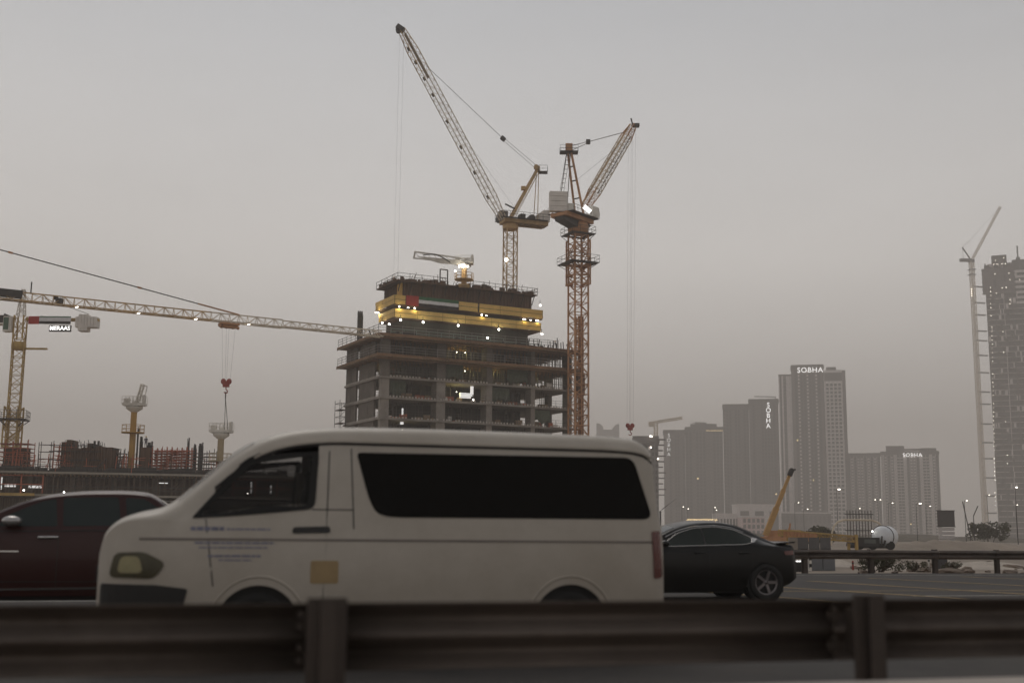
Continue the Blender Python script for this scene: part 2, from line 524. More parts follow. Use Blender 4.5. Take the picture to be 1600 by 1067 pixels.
# ------------------------------------------------------------------ vehicles
def rounded(pts, r=0.06, n=4):
    """round the corners of a 2-D polygon; r is a number or one per corner"""
    out_ = []
    m = len(pts)
    for i in range(m):
        p = V(pts[i]).to_2d(); a = V(pts[i - 1]).to_2d(); c = V(pts[(i + 1) % m]).to_2d()
        rr = r[i] if isinstance(r, (list, tuple)) else r
        da = (a - p); dc = (c - p)
        ra = min(rr, da.length * 0.45); rc = min(rr, dc.length * 0.45)
        p0 = p + da.normalized() * ra; p1 = p + dc.normalized() * rc
        for j in range(n + 1):
            t = j / n
            q = p0 * (1 - t)**2 + p * 2 * t * (1 - t) + p1 * t * t
            out_.append((q.x, q.y))
    return out_


def inside(poly, x, y):
    r = False
    for (x0, y0), (x1, y1) in zip(poly, poly[1:] + poly[:1]):
        if (y0 > y) != (y1 > y) and x < (x1 - x0) * (y - y0) / (y1 - y0) + x0: r = not r
    return r


class Car:
    def __init__(s, L, top, belt, plan, wr, drop, base, arches, crown=0.04, prof=None, n=110):
        s.L, s.top_, s.belt_, s.plan_, s.wr_, s.drop, s.base, s.arches, s.crown = L, top, belt, plan, wr, drop, base, arches, crown
        s.prof = prof or [(0, 0.93), (0.25, 0.985), (0.5, 1.0), (0.78, 0.99), (1.0, 0.955)]
        s.n = n

    def top(s, x): return smooth(s.top_, x)
    def belt(s, x): return min(lerp(s.belt_, x), s.top(x) - 0.05)
    def hw(s, x, z):
        Wd = smooth(s.plan_, x); bl = s.belt(x)
        if z <= bl: return Wd * smooth(s.prof, max(0, z - 0.2) / max(0.01, (lerp(s.belt_, x) - 0.2)))
        zt = s.top(x) - s.drop
        wb = Wd * smooth(s.prof, max(0, bl - 0.2) / max(0.01, (lerp(s.belt_, x) - 0.2)))
        wr = min(wb - 0.01, smooth(s.wr_, x))
        if zt <= bl: return wb
        return wb + (wr - wb) * min(1, (z - bl) / (zt - bl))

    def zb(s, x):
        z = lerp(s.base, x)
        for cx, r in s.arches:
            d = abs(x - cx)
            if d < r: z = max(z, 0.34 + math.sqrt(r * r - d * d) - 0.0)
        return z

    def ring(s, x):
        top, bl, zb = s.top(x), s.belt(x), s.zb(x)
        zt = max(bl + 0.01, top - s.drop)
        pts = []
        for i in range(8):
            z = zb + (bl - zb) * i / 7; pts.append((s.hw(x, z), z))
        for i in range(1, 5):
            z = bl + (zt - bl) * i / 4; pts.append((s.hw(x, z), z))
        w_ = pts[-1][0]; dr = top - zt
        for f, g_ in ((0.985, 0.30), (0.95, 0.58), (0.88, 0.80), (0.74, 0.94), (0.45, 1.0)):
            pts.append((w_ * f, zt + dr * g_ + s.crown * (1 - f) * 0.8))
        pts.append((0, top + s.crown))
        return pts

    def body(s, cuts=(), screens=()):
        b = MB()
        xs_ = set(i * s.L / s.n for i in range(s.n + 1)) | {0.015, 0.04, 0.08, s.L - 0.015, s.L - 0.04, s.L - 0.08}
        for cx, r in s.arches:
            for i in range(17): xs_.add(cx - r * math.cos(PI * i / 16))
        xs_ = sorted(xs_)
        vs = []; m = None
        for x in xs_:
            h = s.ring(x)
            full = [(-y, z) for y, z in h] + [(y, z) for y, z in h[-2::-1]]
            m = len(full)
            vs += [(x, y, z) for y, z in full]
        fs = []
        for i in range(len(xs_) - 1):
            for j in range(m - 1):
                f = (i * m + j, (i + 1) * m + j, (i + 1) * m + j + 1, i * m + j + 1)
                cx = sum(vs[q][0] for q in f) / 4; cy = sum(vs[q][1] for q in f) / 4; cz = sum(vs[q][2] for q in f) / 4
                if abs(cy) > 0.55 and any(inside(c, cx, cz) for c in cuts): continue
                if any(a < cx < e_ and abs(cy) < s.ring(cx)[11][0] * g_ and cz > s.belt(cx) + .03 for a, e_, g_ in screens): continue
                fs.append(f)
        b.add(vs, fs, True)
        b.add(vs[:m], [list(range(m))]); b.add(vs[-m:], [list(range(m))[::-1]])
        return b

    def patch(s, outline, off=0.008, side=-1, depth=0.03, grow=12):
        """panel lying on the body side; outline in (x, z)"""
        pts = []
        m = len(outline)
        for i in range(m):
            a = V(outline[i]).to_2d(); c = V(outline[(i + 1) % m]).to_2d()
            k = max(1, int((c - a).length / 0.12))
            for j in range(k): q = a.lerp(c, j / k); pts.append((q.x, q.y))
        b = MB(); n = len(pts)
        # columns in x, each cut to the outline, so that the panel follows the body
        X0 = min(p[0] for p in pts) + 1e-5; X1 = max(p[0] for p in pts) - 1e-5
        cols = max(4, int((X1 - X0) / 0.05)); rows = 5
        xs_ = sorted(set([X0 + (X1 - X0) * (0.5 - 0.5 * math.cos(PI * i / cols)) for i in range(cols + 1)] +
                         ([p[0] for p in outline if X0 < p[0] < X1] if len(outline) < 60 else [])))
        def rng(x):
            zs = []
            for i in range(m):
                (xa, za), (xb, zb_) = outline[i], outline[(i + 1) % m]
                if (xa <= x <= xb or xb <= x <= xa) and abs(xb - xa) > 1e-9: zs.append(za + (zb_ - za) * (x - xa) / (xb - xa))
            return (min(zs), max(zs)) if zs else (outline[0][1], outline[0][1])
        vs = []
        for x in xs_:
            a, c = rng(x)
            for j in range(rows + 1):
                z = a + (c - a) * j / rows; vs.append((x, side * (s.hw(x, z) + off), z))
            for j in range(rows + 1):
                z = a + (c - a) * j / rows; vs.append((x, side * (s.hw(x, z) + off - depth), z))
        q = 2 * (rows + 1); nn = len(xs_); fs = []
        for i in range(nn - 1):
            for j in range(rows):
                fs.append((i * q + j, (i + 1) * q + j, (i + 1) * q + j + 1, i * q + j + 1))
                k = rows + 1
                fs.append((i * q + k + j, i * q + k + j + 1, (i + 1) * q + k + j + 1, (i + 1) * q + k + j))
            for j in (0, rows):
                fs.append((i * q + j, i * q + rows + 1 + j, (i + 1) * q + rows + 1 + j, (i + 1) * q + j))
        for i in (0, nn - 1):
            fs.append([i * q + j for j in range(rows + 1)] + [i * q + rows + 1 + j for j in range(rows, -1, -1)])
        return b.add(vs, fs)

    def seal(s, outline, wd, off, side):
        """rubber seal running inside the edge of a window"""
        cx = sum(p[0] for p in outline) / len(outline); cz = sum(p[1] for p in outline) / len(outline)
        ins = []
        for x, z in outline:
            d = V((cx - x, cz - z)); ins.append((x + d.x / d.length * wd, z + d.y / d.length * wd))
        b = MB(); n = len(outline)
        b.add([(x, side * (s.hw(x, z) + off), z) for x, z in outline] + [(x, side * (s.hw(x, z) + off), z) for x, z in ins], [(i, (i + 1) % n, n + (i + 1) % n, n + i) for i in range(n)])
        return b

    def band(s, x0, x1, zf, h, off=0.006, side=-1, n=40, depth=0.02):
        """thin strip along the side, zf(x) its lower edge"""
        b = MB(); vs = []; fs = []
        for i in range(n + 1):
            x = x0 + (x1 - x0) * i / n; z = zf(x)
            for zz, oo in ((z, off), (z + h, off), (z + h, off - depth), (z, off - depth)):
                vs.append((x, side * (s.hw(x, zz) + oo), zz))
        for i in range(n):
            for j in range(4): fs.append((i * 4 + j, (i + 1) * 4 + j, (i + 1) * 4 + (j + 1) % 4, i * 4 + (j + 1) % 4))
        fs += [(3, 2, 1, 0), tuple(n * 4 + j for j in range(4))]
        return b.add(vs, fs)

    def screen(s, x0, x1, m0, root, name, mt, inset=0.86, off=0.008, n=14):
        """windscreen or rear glass over the top surface"""
        b = MB(); vs = []
        cols = 9
        for i in range(n + 1):
            x = x0 + (x1 - x0) * i / n
            h = s.ring(x); tabl = [(y, z) for y, z in h[11:]][::-1]
            wmax = h[11][0] * inset
            for j in range(cols):
                y = wmax * (j / (cols - 1) * 2 - 1)
                z = lerp(sorted(tabl), abs(y))
                vs.append((x - (off * 0.7 if m0 > 0 else -off * 0.7), y, z + off))
        fs = [(i * cols + j, (i + 1) * cols + j, (i + 1) * cols + j + 1, i * cols + j + 1) for i in range(n) for j in range(cols - 1)]
        b.add(vs, fs, True)
        return b.part(name, mt, root)


def make_wheel(root, x, y, r, wd, side, rim_m, spokes=5):
    M = Matrix.Translation((x, y, r)) @ Matrix.Rotation(PI / 2 * (1 if side < 0 else -1), 4, 'X')
    t = MB(); h = wd / 2
    t.lathe([(r * 0.64, -h), (r * 0.9, -h), (r * 0.97, -h * 0.8), (r, -h * 0.5), (r, h * 0.5), (r * 0.97, h * 0.8), (r * 0.9, h), (r * 0.66, h * 0.92), (r * 0.64, -h)], M, 32)
    w_ = thing  # placeholder to keep the name short
    wheel = t.part('wheel', M_rubber, root)
    d = MB()
    d.lathe([(r * 0.68, h * 0.93), (r * 0.62, h * 0.93), (r * 0.60, h * 0.45), (r * 0.6, h * 0.2)], M, 32, True, False)
    bk = MB(); bk.lathe([(r * 0.60, h * 0.1), (r * 0.001, h * 0.1)], M, 32); bk.part('brake_disc', M_rubber, wheel)
    for i in range(spokes):
        a = 2 * PI * i / spokes
        c, s_ = math.cos(a), math.sin(a)
        p = M @ V((c * r * 0.12, s_ * r * 0.12, h * 0.72)); q = M @ V((c * r * 0.62, s_ * r * 0.62, h * 0.82))
        d.bar(p, q, r * 0.16, 0.03, up=(0, 1, 0))
    d.lathe([(r * 0.16, h * 0.4), (r * 0.15, h * 0.8), (r * 0.001, h * 0.84)], M, 16)
    d.part('rim', rim_m, wheel)
    return wheel


def underbody(car, root, x0, x1, z0, z1, hw_):
    b = MB(); b.box((x0, -hw_, z0), (x1, hw_, z1)); b.part('underbody', M_rubber, root)
    for cx, r in car.arches:
        for sd_ in (-1, 1):
            b = MB(); w0 = car.hw(cx, 0.5)
            M = Matrix.Translation((cx, sd_ * (w0 - 0.03), 0.34)) @ Matrix.Rotation(PI / 2 * (1 if sd_ < 0 else -1), 4, 'X')
            b.lathe([(r * 1.02, 0.0), (r * 1.0, -0.28), (0.001, -0.30)], M, 32)
            b.part('wheel_well', M_rubber, root)


# --- white high-roof van
P_van = mat('van_white_paint', (0.53, 0.478, 0.41), 0.45, var=0.04, scale=0.9, coat=0.15, dirt=(0.37, 0.318, 0.255), dirt_amt=0.65)
G_tint = glass('tinted_glass', (0.008, 0.007, 0.006), 0.12, spec=0.06)
G_cab = glass('cab_glass', (0.014, 0.012, 0.010), 0.06, alpha=0.42, spec=0.25)
van = thing('passenger_van', 'white high-roof passenger van with long black side window, driving left behind the guardrail', 'van', R(-0.65, 11.5 + 0.94), RA)
vc = Car(5.52,
         [(0, 1.0), (0.03, 1.16), (0.12, 1.28), (0.3, 1.36), (0.56, 1.43), (0.74, 1.56), (1.15, 1.93), (1.36, 2.07), (1.58, 2.165), (1.9, 2.225), (2.4, 2.25), (3.4, 2.255), (4.6, 2.245), (5.2, 2.225), (5.36, 2.18), (5.43, 2.10), (5.47, 1.75), (5.52, 1.20)],
         [(0, 1.30), (0.8, 1.30), (5.52, 1.30)],
         [(0, 0.62), (0.05, 0.74), (0.15, 0.83), (0.35, 0.90), (0.7, 0.94), (1.5, 0.95), (4.9, 0.95), (5.3, 0.93), (5.44, 0.88), (5.52, 0.78)],
         [(0, 0.6), (0.6, 0.86), (1.0, 0.82), (1.6, 0.80), (5.0, 0.80), (5.35, 0.76), (5.52, 0.7)],
         0.19, [(0, 0.42), (0.25, 0.30), (5.2, 0.30), (5.52, 0.42)], [(1.43, 0.39), (4.46, 0.39)], crown=0.03)
CABW = rounded([(0.80, 1.335), (1.30, 1.93), (1.96, 1.985), (1.93, 1.435), (1.20, 1.36)], [0.03, 0.10, 0.05, 0.08, 0.3])
vc.body([[(1.395 + (x - 1.395) * 0.97, 1.65 + (z - 1.65) * 0.95) for x, z in CABW]], [(0.78, 1.33, 0.78)]).part('body', P_van, van)
b = MB(); b.box((2.12, -0.78, 0.62), (2.16, 0.78, 2.1)); b.box((0.85, -0.86, 0.62), (2.1, 0.86, 0.66)); b.box((1.65, -0.74, 2.02), (2.1, 0.74, 2.04)); b.part('cabin_dark_liner', mat('dark_liner', (0.03, 0.026, 0.023), 0.9), van)  # dark partition and liner added so the space behind the seats reads unlit
underbody(vc, van, 0.2, 5.4, 0.22, 0.62, 0.82)
for x in (1.43, 4.46):
    for sd_ in (-1, 1): make_wheel(van, x, sd_ * 0.83, 0.335, 0.2, sd_, mat('van_rim', (0.3, 0.29, 0.28), 0.5, 0.6), 6)
for sd_ in (-1, 1):
    gl = vc.patch(CABW, 0.006, sd_, 0.006)
    vc.seal(CABW, 0.075, 0.009, sd_).part('window_seal', M_rubber, van)
    gl.part('side_window', G_cab, van, label='front door window, slightly see-through')
    fr = vc.patch(rounded([(2.32, 1.985), (5.19, 2.005), (5.36, 1.42), (5.30, 1.375), (2.62, 1.365), (2.47, 1.43)], [0.05, 0.10, 0.06, 0.06, 0.16, 0.25]), 0.006, sd_)
    fr.part('side_window', G_tint, van, label='long black rear side window')
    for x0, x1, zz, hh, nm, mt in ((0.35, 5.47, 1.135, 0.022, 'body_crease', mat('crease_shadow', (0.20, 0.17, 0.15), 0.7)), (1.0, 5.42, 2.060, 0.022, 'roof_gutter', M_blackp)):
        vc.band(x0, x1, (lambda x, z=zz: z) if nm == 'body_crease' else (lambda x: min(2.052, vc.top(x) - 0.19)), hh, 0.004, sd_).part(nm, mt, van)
    # gutter lip above the dark line
    vc.band(1.35, 5.40, lambda x: min(2.078, vc.top(x) - 0.165), 0.02, 0.022, sd_, depth=0.04).part('gutter_lip', P_van, van)
    # door shut lines
    for (x0, z0, x1, z1) in ((2.02, 0.36, 2.06, 1.99), (1.02, 0.72, 0.93, 1.33), (2.30, 1.25, 2.27, 2.02), (1.9, 1.43, 2.3, 1.43)):
        if sd_ < 0 or x0 < 3: 
            d = 0.006 if x0 == x1 or abs(x1 - x0) < abs(z1 - z0) else 0.0
            pl = [(x0 - 0.006, z0), (x0 + 0.006, z0), (x1 + 0.006, z1), (x1 - 0.006, z1)] if d else [(x0, z0 - 0.006), (x1, z1 - 0.006), (x1, z1 + 0.006), (x0, z0 + 0.006)]
            vc.patch(pl, 0.0015, sd_, 0.01).part('shut_line', M_blackp, van)
    # arch lips
    for cx in (1.43, 4.46):
        b = MB(); pts = []
        for i in range(17):
            a = PI * i / 16
            pts.append((cx - 0.45 * math.cos(a), 0.34 + 0.47 * math.sin(a)))
        for p, q in zip(pts, pts[1:]):
            b.tube((p[0], sd_ * (vc.hw(p[0], p[1]) - 0.004), p[1]), (q[0], sd_ * (vc.hw(q[0], q[1]) - 0.004), q[1]), 0.014, 6)
        b.part('arch_lip', P_van, van)
    vc.patch(rounded([(1.72, 1.205), (2.08, 1.215), (2.07, 1.275), (1.73, 1.265)], 0.025), 0.012, sd_).part('door_handle', M_blackp, van)
    vc.patch(rounded([(0.10, 0.80), (0.14, 1.02), (0.40, 1.03), (0.60, 0.93), (0.50, 0.79)], 0.06), 0.012, sd_).part('headlight',
             mat('headlight_lens_shaded', (0.075, 0.065, 0.035), 0.2, var=0.2, scale=6, coat=0.3, spec=0.3), van)  # lens colour darkened to carry the shade low on the nose
    vc.patch(rounded([(0.03, 0.45), (0.03, 0.745), (0.52, 0.735), (0.80, 0.70), (0.74, 0.45)], 0.03), 0.012, sd_).part('bumper_trim', M_blackp, van)  # dark bumper; its black also stands in for shade on the nose
    vc.patch(rounded([(5.36, 0.78), (5.35, 1.26), (5.47, 1.26), (5.49, 0.80)], 0.03), 0.014, sd_).part('tail_light', mat('tail_lens', (0.13, 0.022, 0.016), 0.25, coat=0.5), van)
    vc.patch(rounded([(0.17, 0.84), (0.20, 0.99), (0.36, 0.99), (0.40, 0.84)], 0.05), 0.018, sd_, 0.008).part('headlight_reflector', mat('reflector', (0.32, 0.29, 0.17), 0.3, 0.5, var=.2, scale=8), van)
    # mirror
    b = MB(); b.cbox((0.86, sd_ * 1.08, 1.44), (0.12, 0.2, 0.26), rz=0.2 * sd_)
    b.bar((0.98, sd_ * 0.9, 1.36), (0.88, sd_ * 1.0, 1.4), 0.05)
    if sd_ > 0: b.part('wing_mirror', M_blackp, van)
# near-side door lettering rows (unreadable in the photograph) and the yellow plate
Dk = mat('faded_blue_print', (0.20, 0.20, 0.27), 0.6, var=0.25, scale=8)
random.seed(3)
for (x0, x1, z, h) in ((0.80, 1.10, 1.225, 0.035), (1.12, 1.52, 1.232, 0.016), (0.84, 1.56, 1.105, 0.018), (0.88, 1.50, 1.065, 0.013), (0.96, 1.44, 0.985, 0.02), (1.06, 1.36, 0.95, 0.013)):
    b = MB(); x = x0
    while x < x1:
        wd = random.uniform(0.03, 0.09)
        q = vc.patch([(x, z), (min(x1, x + wd), z), (min(x1, x + wd), z + h), (x, z + h)], 0.0025, -1, 0.004)
        b.add(q.v, q.f); x += wd + 0.008
    b.part('door_print', Dk, van)
vc.patch(rounded([(1.90, 0.745), (1.90, 0.955), (2.16, 0.955), (2.16, 0.745)], 0.02), 0.004, -1, 0.006).part('yellow_sticker', mat('amber_sticker', (0.37, 0.26, 0.13), 0.6, var=0.12, scale=4), van)
vc.screen(0.68, 1.37, 1, van, 'windscreen', G_cab, 0.84)
vc.screen(5.4, 5.5, -1, van, 'tailgate_glass', G_tint, 0.8)
b = MB(); b.cbox((0.0, 0, 0.82), (0.06, 0.9, 0.14)); b.part('grille', M_blackp, van)
b = MB()
for s_ in (-1, 1):
    b.tube((0.75, s_ * 0.25, 1.50), (1.15, s_ * 0.05 + 0.3, 1.87), 0.012, 5)
b.part('wiper', M_blackp, van)
# seats and steering wheel seen dimly through the cab glass
for yy in (-0.45, 0.45):
    b = MB(); b.cbox((1.75, yy, 1.0), (0.5, 0.5, 0.14)); b.cbox((1.98, yy, 1.35), (0.14, 0.48, 0.62), ry=0.15); b.cbox((2.02, yy, 1.74), (0.1, 0.26, 0.2))
    b.part('front_seat', mat('seat_grey', (0.05, 0.045, 0.042), 0.9), van)
b = MB(); b.cbox((1.0, 0, 1.2), (0.35, 1.6, 0.2)); b.part('dashboard', M_blackp, van)

# --- maroon SUV
P_mar = mat('maroon_paint', (0.043, 0.012, 0.010), 0.32, 0.1, var=0.06, scale=0.7, coat=0.2, spec=0.3)
CH = mat('chrome', (0.62, 0.60, 0.58), 0.12, 1.0, var=0.03)
suv = thing('maroon_suv', 'dark maroon SUV with chrome door handles, partly hidden behind the van nose at left', 'SUV', R(-6 + 1.9, 18.9 + 0.95), RA)
sc = Car(4.75,
         [(0, 0.85), (0.06, 0.98), (0.3, 1.05), (0.8, 1.13), (1.1, 1.20), (1.22, 1.26), (1.57, 1.46), (2.09, 1.675), (2.63, 1.765), (3.2, 1.79), (3.5, 1.785), (3.75, 1.745), (3.98, 1.60), (4.3, 1.38), (4.6, 1.12), (4.75, 0.95)],
         [(0, 0.98), (1.1, 1.20), (4.75, 1.25)],
         [(0, 0.62), (0.1, 0.80), (0.4, 0.91), (1.0, 0.95), (4.1, 0.95), (4.5, 0.90), (4.75, 0.76)],
         [(0, 0.6), (1.2, 0.82), (2.1, 0.74), (3.4, 0.72), (4.1, 0.70), (4.75, 0.66)],
         0.07, [(0, 0.36), (0.5, 0.27), (4.3, 0.27), (4.75, 0.4)], [(1.0, 0.42), (3.95, 0.42)])
sc.body().part('body', P_mar, suv)
underbody(sc, suv, 0.3, 4.5, 0.2, 0.6, 0.8)
for x in (1.0, 3.95):
    for sd_ in (-1, 1): make_wheel(suv, x, sd_ * 0.83, 0.37, 0.22, sd_, mat('suv_rim', (0.35, 0.34, 0.34), 0.35, 0.8), 7)
G_suv = glass('suv_glass', (0.03, 0.038, 0.036), 0.05)
for sd_ in (-1, 1):
    sc.patch(rounded([(1.62, 1.27), (1.78, 1.44), (2.20, 1.63), (2.40, 1.675), (2.45, 1.27)], 0.03), 0.006, sd_).part('side_window', G_suv, suv)
    sc.patch(rounded([(2.53, 1.275), (2.50, 1.69), (3.28, 1.71), (3.34, 1.29)], 0.04), 0.006, sd_).part('side_window', G_suv, suv)
    sc.patch(rounded([(3.43, 1.30), (3.38, 1.705), (3.66, 1.685), (3.88, 1.55), (4.0, 1.36)], 0.04), 0.006, sd_).part('side_window', G_suv, suv)
    sc.band(0.3, 4.5, lambda x: lerp(sc.belt_, x) - 0.02, 0.014, 0.008, sd_).part('belt_trim', M_blackp, suv)
    for x in (2.20, 3.15):
        b = MB(); b.tube((x, sd_ * (sc.hw(x, 1.1) + 0.035), 1.11), (x + 0.28, sd_ * (sc.hw(x, 1.1) + 0.035), 1.115), 0.020, 8)
        b.sphere((x + 0.02, sd_ * (sc.hw(x, 1.1) + 0.015), 1.11), 0.024, 6); b.sphere((x + 0.26, sd_ * (sc.hw(x, 1.1) + 0.015), 1.115), 0.024, 6)
        b.part('door_handle', CH, suv)
    sc.band(1.5, 3.45, lambda x: 0.33 + 0.012 * x, 0.03, 0.02, sd_).part('sill_chrome', CH, suv)
    sc.band(1.46, 3.5, lambda x: 0.47, 0.012, 0.008, sd_).part('sill_line', M_blackp, suv)
    sc.band(1.3, 1.95, lambda x: 0.90, 0.016, 0.014, sd_).part('side_badge', CH, suv)
    for x in (1.52, 2.48, 3.4):
        sc.patch([(x - 0.005, 0.4), (x + 0.005, 0.4), (x + 0.005, 1.24), (x - 0.005, 1.24)], 0.0015, sd_, 0.01).part('shut_line', M_blackp, suv)
    b = MB(); b.sphere((1.84, sd_ * 1.05, 1.34), 0.14, 10, (1.0, 1.0, 0.55)); b.bar((1.86, sd_ * 0.88, 1.3), (1.84, sd_ * 0.98, 1.32), 0.05)
    b.part('wing_mirror', mat('mirror_cap', (0.42, 0.40, 0.39), 0.25, 0.6), suv)
    sc.patch(rounded([(4.28, 0.95), (4.30, 1.2), (4.52, 1.15), (4.6, 0.98)], 0.03), 0.01, sd_).part('tail_light', MATS['tail_lens'], suv)
sc.screen(1.24, 2.05, 1, suv, 'windscreen', G_suv, 0.86)
sc.screen(3.9, 4.5, -1, suv, 'rear_window', G_suv, 0.8)

# --- black fastback sedan
P_blk = mat('black_paint', (0.009, 0.008, 0.007), 0.3, 0.0, var=0.05, scale=0.7, coat=0.12, spec=0.25)
sed = thing('black_sedan', 'black fastback sedan with chrome window surround, behind the rear of the white van', 'car', R(1.5 + 5.30, 21.2 + 0.92), RA)
k9 = 5.30
ec = Car(4.93,
         [(0, 0.62), (0.05, 0.72), (0.4, 0.86), (1.2, 0.98), (1.65, 1.05), (2.1, 1.22), (2.5, 1.375), (2.9, 1.455), (3.3, 1.475), (3.6, 1.445), (3.95, 1.34), (4.25, 1.20), (4.55, 1.10), (4.8, 1.06), (4.88, 1.03), (4.91, 0.9), (4.93, 0.8)],
         [(0, 0.72), (1.6, 0.96), (3.9, 1.04), (4.93, 1.0)],
         [(0, 0.55), (0.1, 0.74), (0.4, 0.87), (1.0, 0.92), (4.0, 0.92), (4.5, 0.88), (4.8, 0.80), (4.93, 0.70)],
         [(0, 0.5), (1.6, 0.78), (2.4, 0.62), (3.3, 0.60), (4.0, 0.60), (4.6, 0.62), (4.93, 0.62)],
         0.06, [(0, 0.30), (0.5, 0.18), (4.4, 0.2), (4.7, 0.3), (4.93, 0.42)], [(0.95, 0.385), (4.17, 0.385)])
ec.body().part('body', P_blk, sed)
underbody(ec, sed, 0.3, 4.6, 0.15, 0.5, 0.78)
for x in (0.95, 4.17):
    for sd_ in (-1, 1): make_wheel(sed, x, sd_ * 0.82, 0.345, 0.22, sd_, mat('sedan_rim', (0.2, 0.18, 0.18), 0.35, 0.8), 5)
G_sed = glass('sedan_glass', (0.028, 0.034, 0.03), 0.04)
for sd_ in (-1, 1):
    wo = rounded([(2.02, 1.005), (2.45, 1.255), (2.80, 1.355), (3.25, 1.385), (3.62, 1.335), (3.98, 1.185), (3.93, 1.09), (3.75, 1.055)], 0.05)
    ec.patch(wo, 0.004, sd_, 0.02).part('side_window', G_sed, sed)
    b = MB()
    ring_ = [(x, sd_ * (ec.hw(x, z) + 0.010), z) for x, z in wo]
    up_ = []
    for i in range(len(ring_)): b.tube(ring_[i], ring_[(i + 1) % len(ring_)], 0.009, 6)
    q = ec.patch([(3.93, 1.085), (3.99, 1.19), (4.13, 1.165), (4.08, 1.15), (3.99, 1.10)], 0.012, sd_, 0.02); b.add(q.v, q.f)
    b.part('window_chrome', CH, sed)
    ec.band(2.2, 3.85, lambda x: ec.top(x) - 0.062 if x > 9 else lerp([(2.2, 1.18), (2.5, 1.31), (2.8, 1.385), (3.25, 1.41), (3.6, 1.37), (3.85, 1.285)], x), 0.012, 0.006, sd_).part('roof_trim', CH, sed)
    for x in (2.95, 2.1):
        ec.patch([(x - 0.02, 1.02), (x + 0.02, 1.02), (x + 0.02, 1.36 if x > 2.5 else 1.06), (x - 0.02, 1.36 if x > 2.5 else 1.06)], 0.006, sd_, 0.02).part('window_pillar', M_blackp, sed)
    for x in (2.0, 3.0, 3.9):
        ec.patch([(x - 0.004, 0.35), (x + 0.004, 0.35), (x + 0.004, 0.97), (x - 0.004, 0.97)], 0.001, sd_, 0.01).part('shut_line', M_rubber, sed)
    for x in (2.7, 3.62):
        b = MB(); b.tube((x, sd_ * (ec.hw(x, .88) + 0.02), 0.89), (x + 0.2, sd_ * (ec.hw(x, .88) + 0.02), 0.90), 0.014, 6); b.part('door_handle', P_blk, sed)
    b = MB(); b.sphere((2.05, sd_ * 1.02, 1.06), 0.11, 8, (0.8, 1, 0.6)); b.bar((2.1, sd_ * .86, 1.02), (2.06, sd_ * .96, 1.05), 0.04); b.part('wing_mirror', P_blk, sed)
    ec.patch(rounded([(4.62, 0.86), (4.60, 0.93), (4.86, 0.95), (4.86, 0.86)], 0.02), 0.008, sd_).part('tail_light', MATS['tail_lens'], sed)
ec.screen(1.66, 2.46, 1, sed, 'windscreen', G_sed, 0.86)
ec.screen(3.7, 4.5, -1, sed, 'rear_window', G_sed, 0.86)
b = MB(); b.prism([(4.62, 1.075), (4.95, 1.085), (4.98, 1.115), (4.9, 1.115), (4.6, 1.09)], -0.62, 0.62, None, 'y'); b.part('boot_spoiler', P_blk, sed)
b = MB(); b.cbox((4.93, 0, 0.93), (0.02, 1.1, 0.025)); b.part('boot_chrome', CH, sed)

# ------------------------------------------------------------------ the unfinished concrete building
BA = G(595.5, 205, 26); BA.z = 0; BE = math.atan2(18.0, 34.2)
bld = thing('unfinished_building', 'unfinished concrete tower block with open floors and two rings of yellow safety screens', 'building', BA, BE)
ZL = [2.8, 6.35, 9.9, 13.5, 17.1, 20.7, 24.3, 27.85]; ZD = [31.55, 35.1]
BL, BW = 38.7, 17.8
for z in ZL:
    b = MB()
    b.box((-0.3, -0.3, z - 0.32), (30.2, BW, z)); b.box((30.2, 0.6, z - 0.32), (BL + 0.2, BW, z))
    b.part('floor_slab', M_concrete, bld)
    b = MB()
    for i in range(62):
        x = 1.5 + i * 0.6
        if random.random() < 0.85: b.box((x, (-0.22 if x < 30 else 0.68), z), (x + 0.32, (-0.12 if x < 30 else 0.78), z + 0.22 + random.random() * 0.12))
    for i in range(26):
        b.box((-0.22, 0.6 + i * 0.65, z), (-0.12, 0.9 + i * 0.65, z + 0.25))
    b.part('edge_upstand', mat('upstand', (0.5, 0.45, 0.4), 0.9, var=0.3, scale=2), bld, stuff=True)
for z in ZD:
    b = MB(); b.box((-1.3, -1.3, z - 0.30), (BL + 0.9, BW + 1.6, z)); b.part('floor_slab', M_ply, bld)
    b = MB(); b.box((-1.36, -1.36, z - 0.42), (BL + 0.96, -1.24, z + 0.10)); b.part('edge_board', M_ply, bld)
    b = MB(); b.box((-1.36, -1.23, z - 0.42), (-1.24, BW + 1.66, z + 0.10)); b.part('edge_board', M_ply, bld)
    b = MB()
    for i in range(66):
        x = -1.0 + i * 0.6
        b.box((x, -1.75 - random.random() * 0.15, z - 0.55), (x + 0.14, 4.0, z - 0.42))
    for i in range(32):
        y = -1.0 + i * 0.6
        b.box((-1.75 - random.random() * 0.15, y, z - 0.56), (3.5, y + 0.14, z - 0.425))
    b.part('formwork_joist', mat('joist_timber', (0.30, 0.21, 0.13), 0.85, var=0.3), bld, stuff=True)
    b = MB()
    for i in range(9):
        b.box((-1.2, -0.9 + i * 2.1, z - 0.80), (BL + 0.7, -0.74 + i * 2.1, z - 0.57))
    b.part('formwork_beam', M_ply, bld, stuff=True)
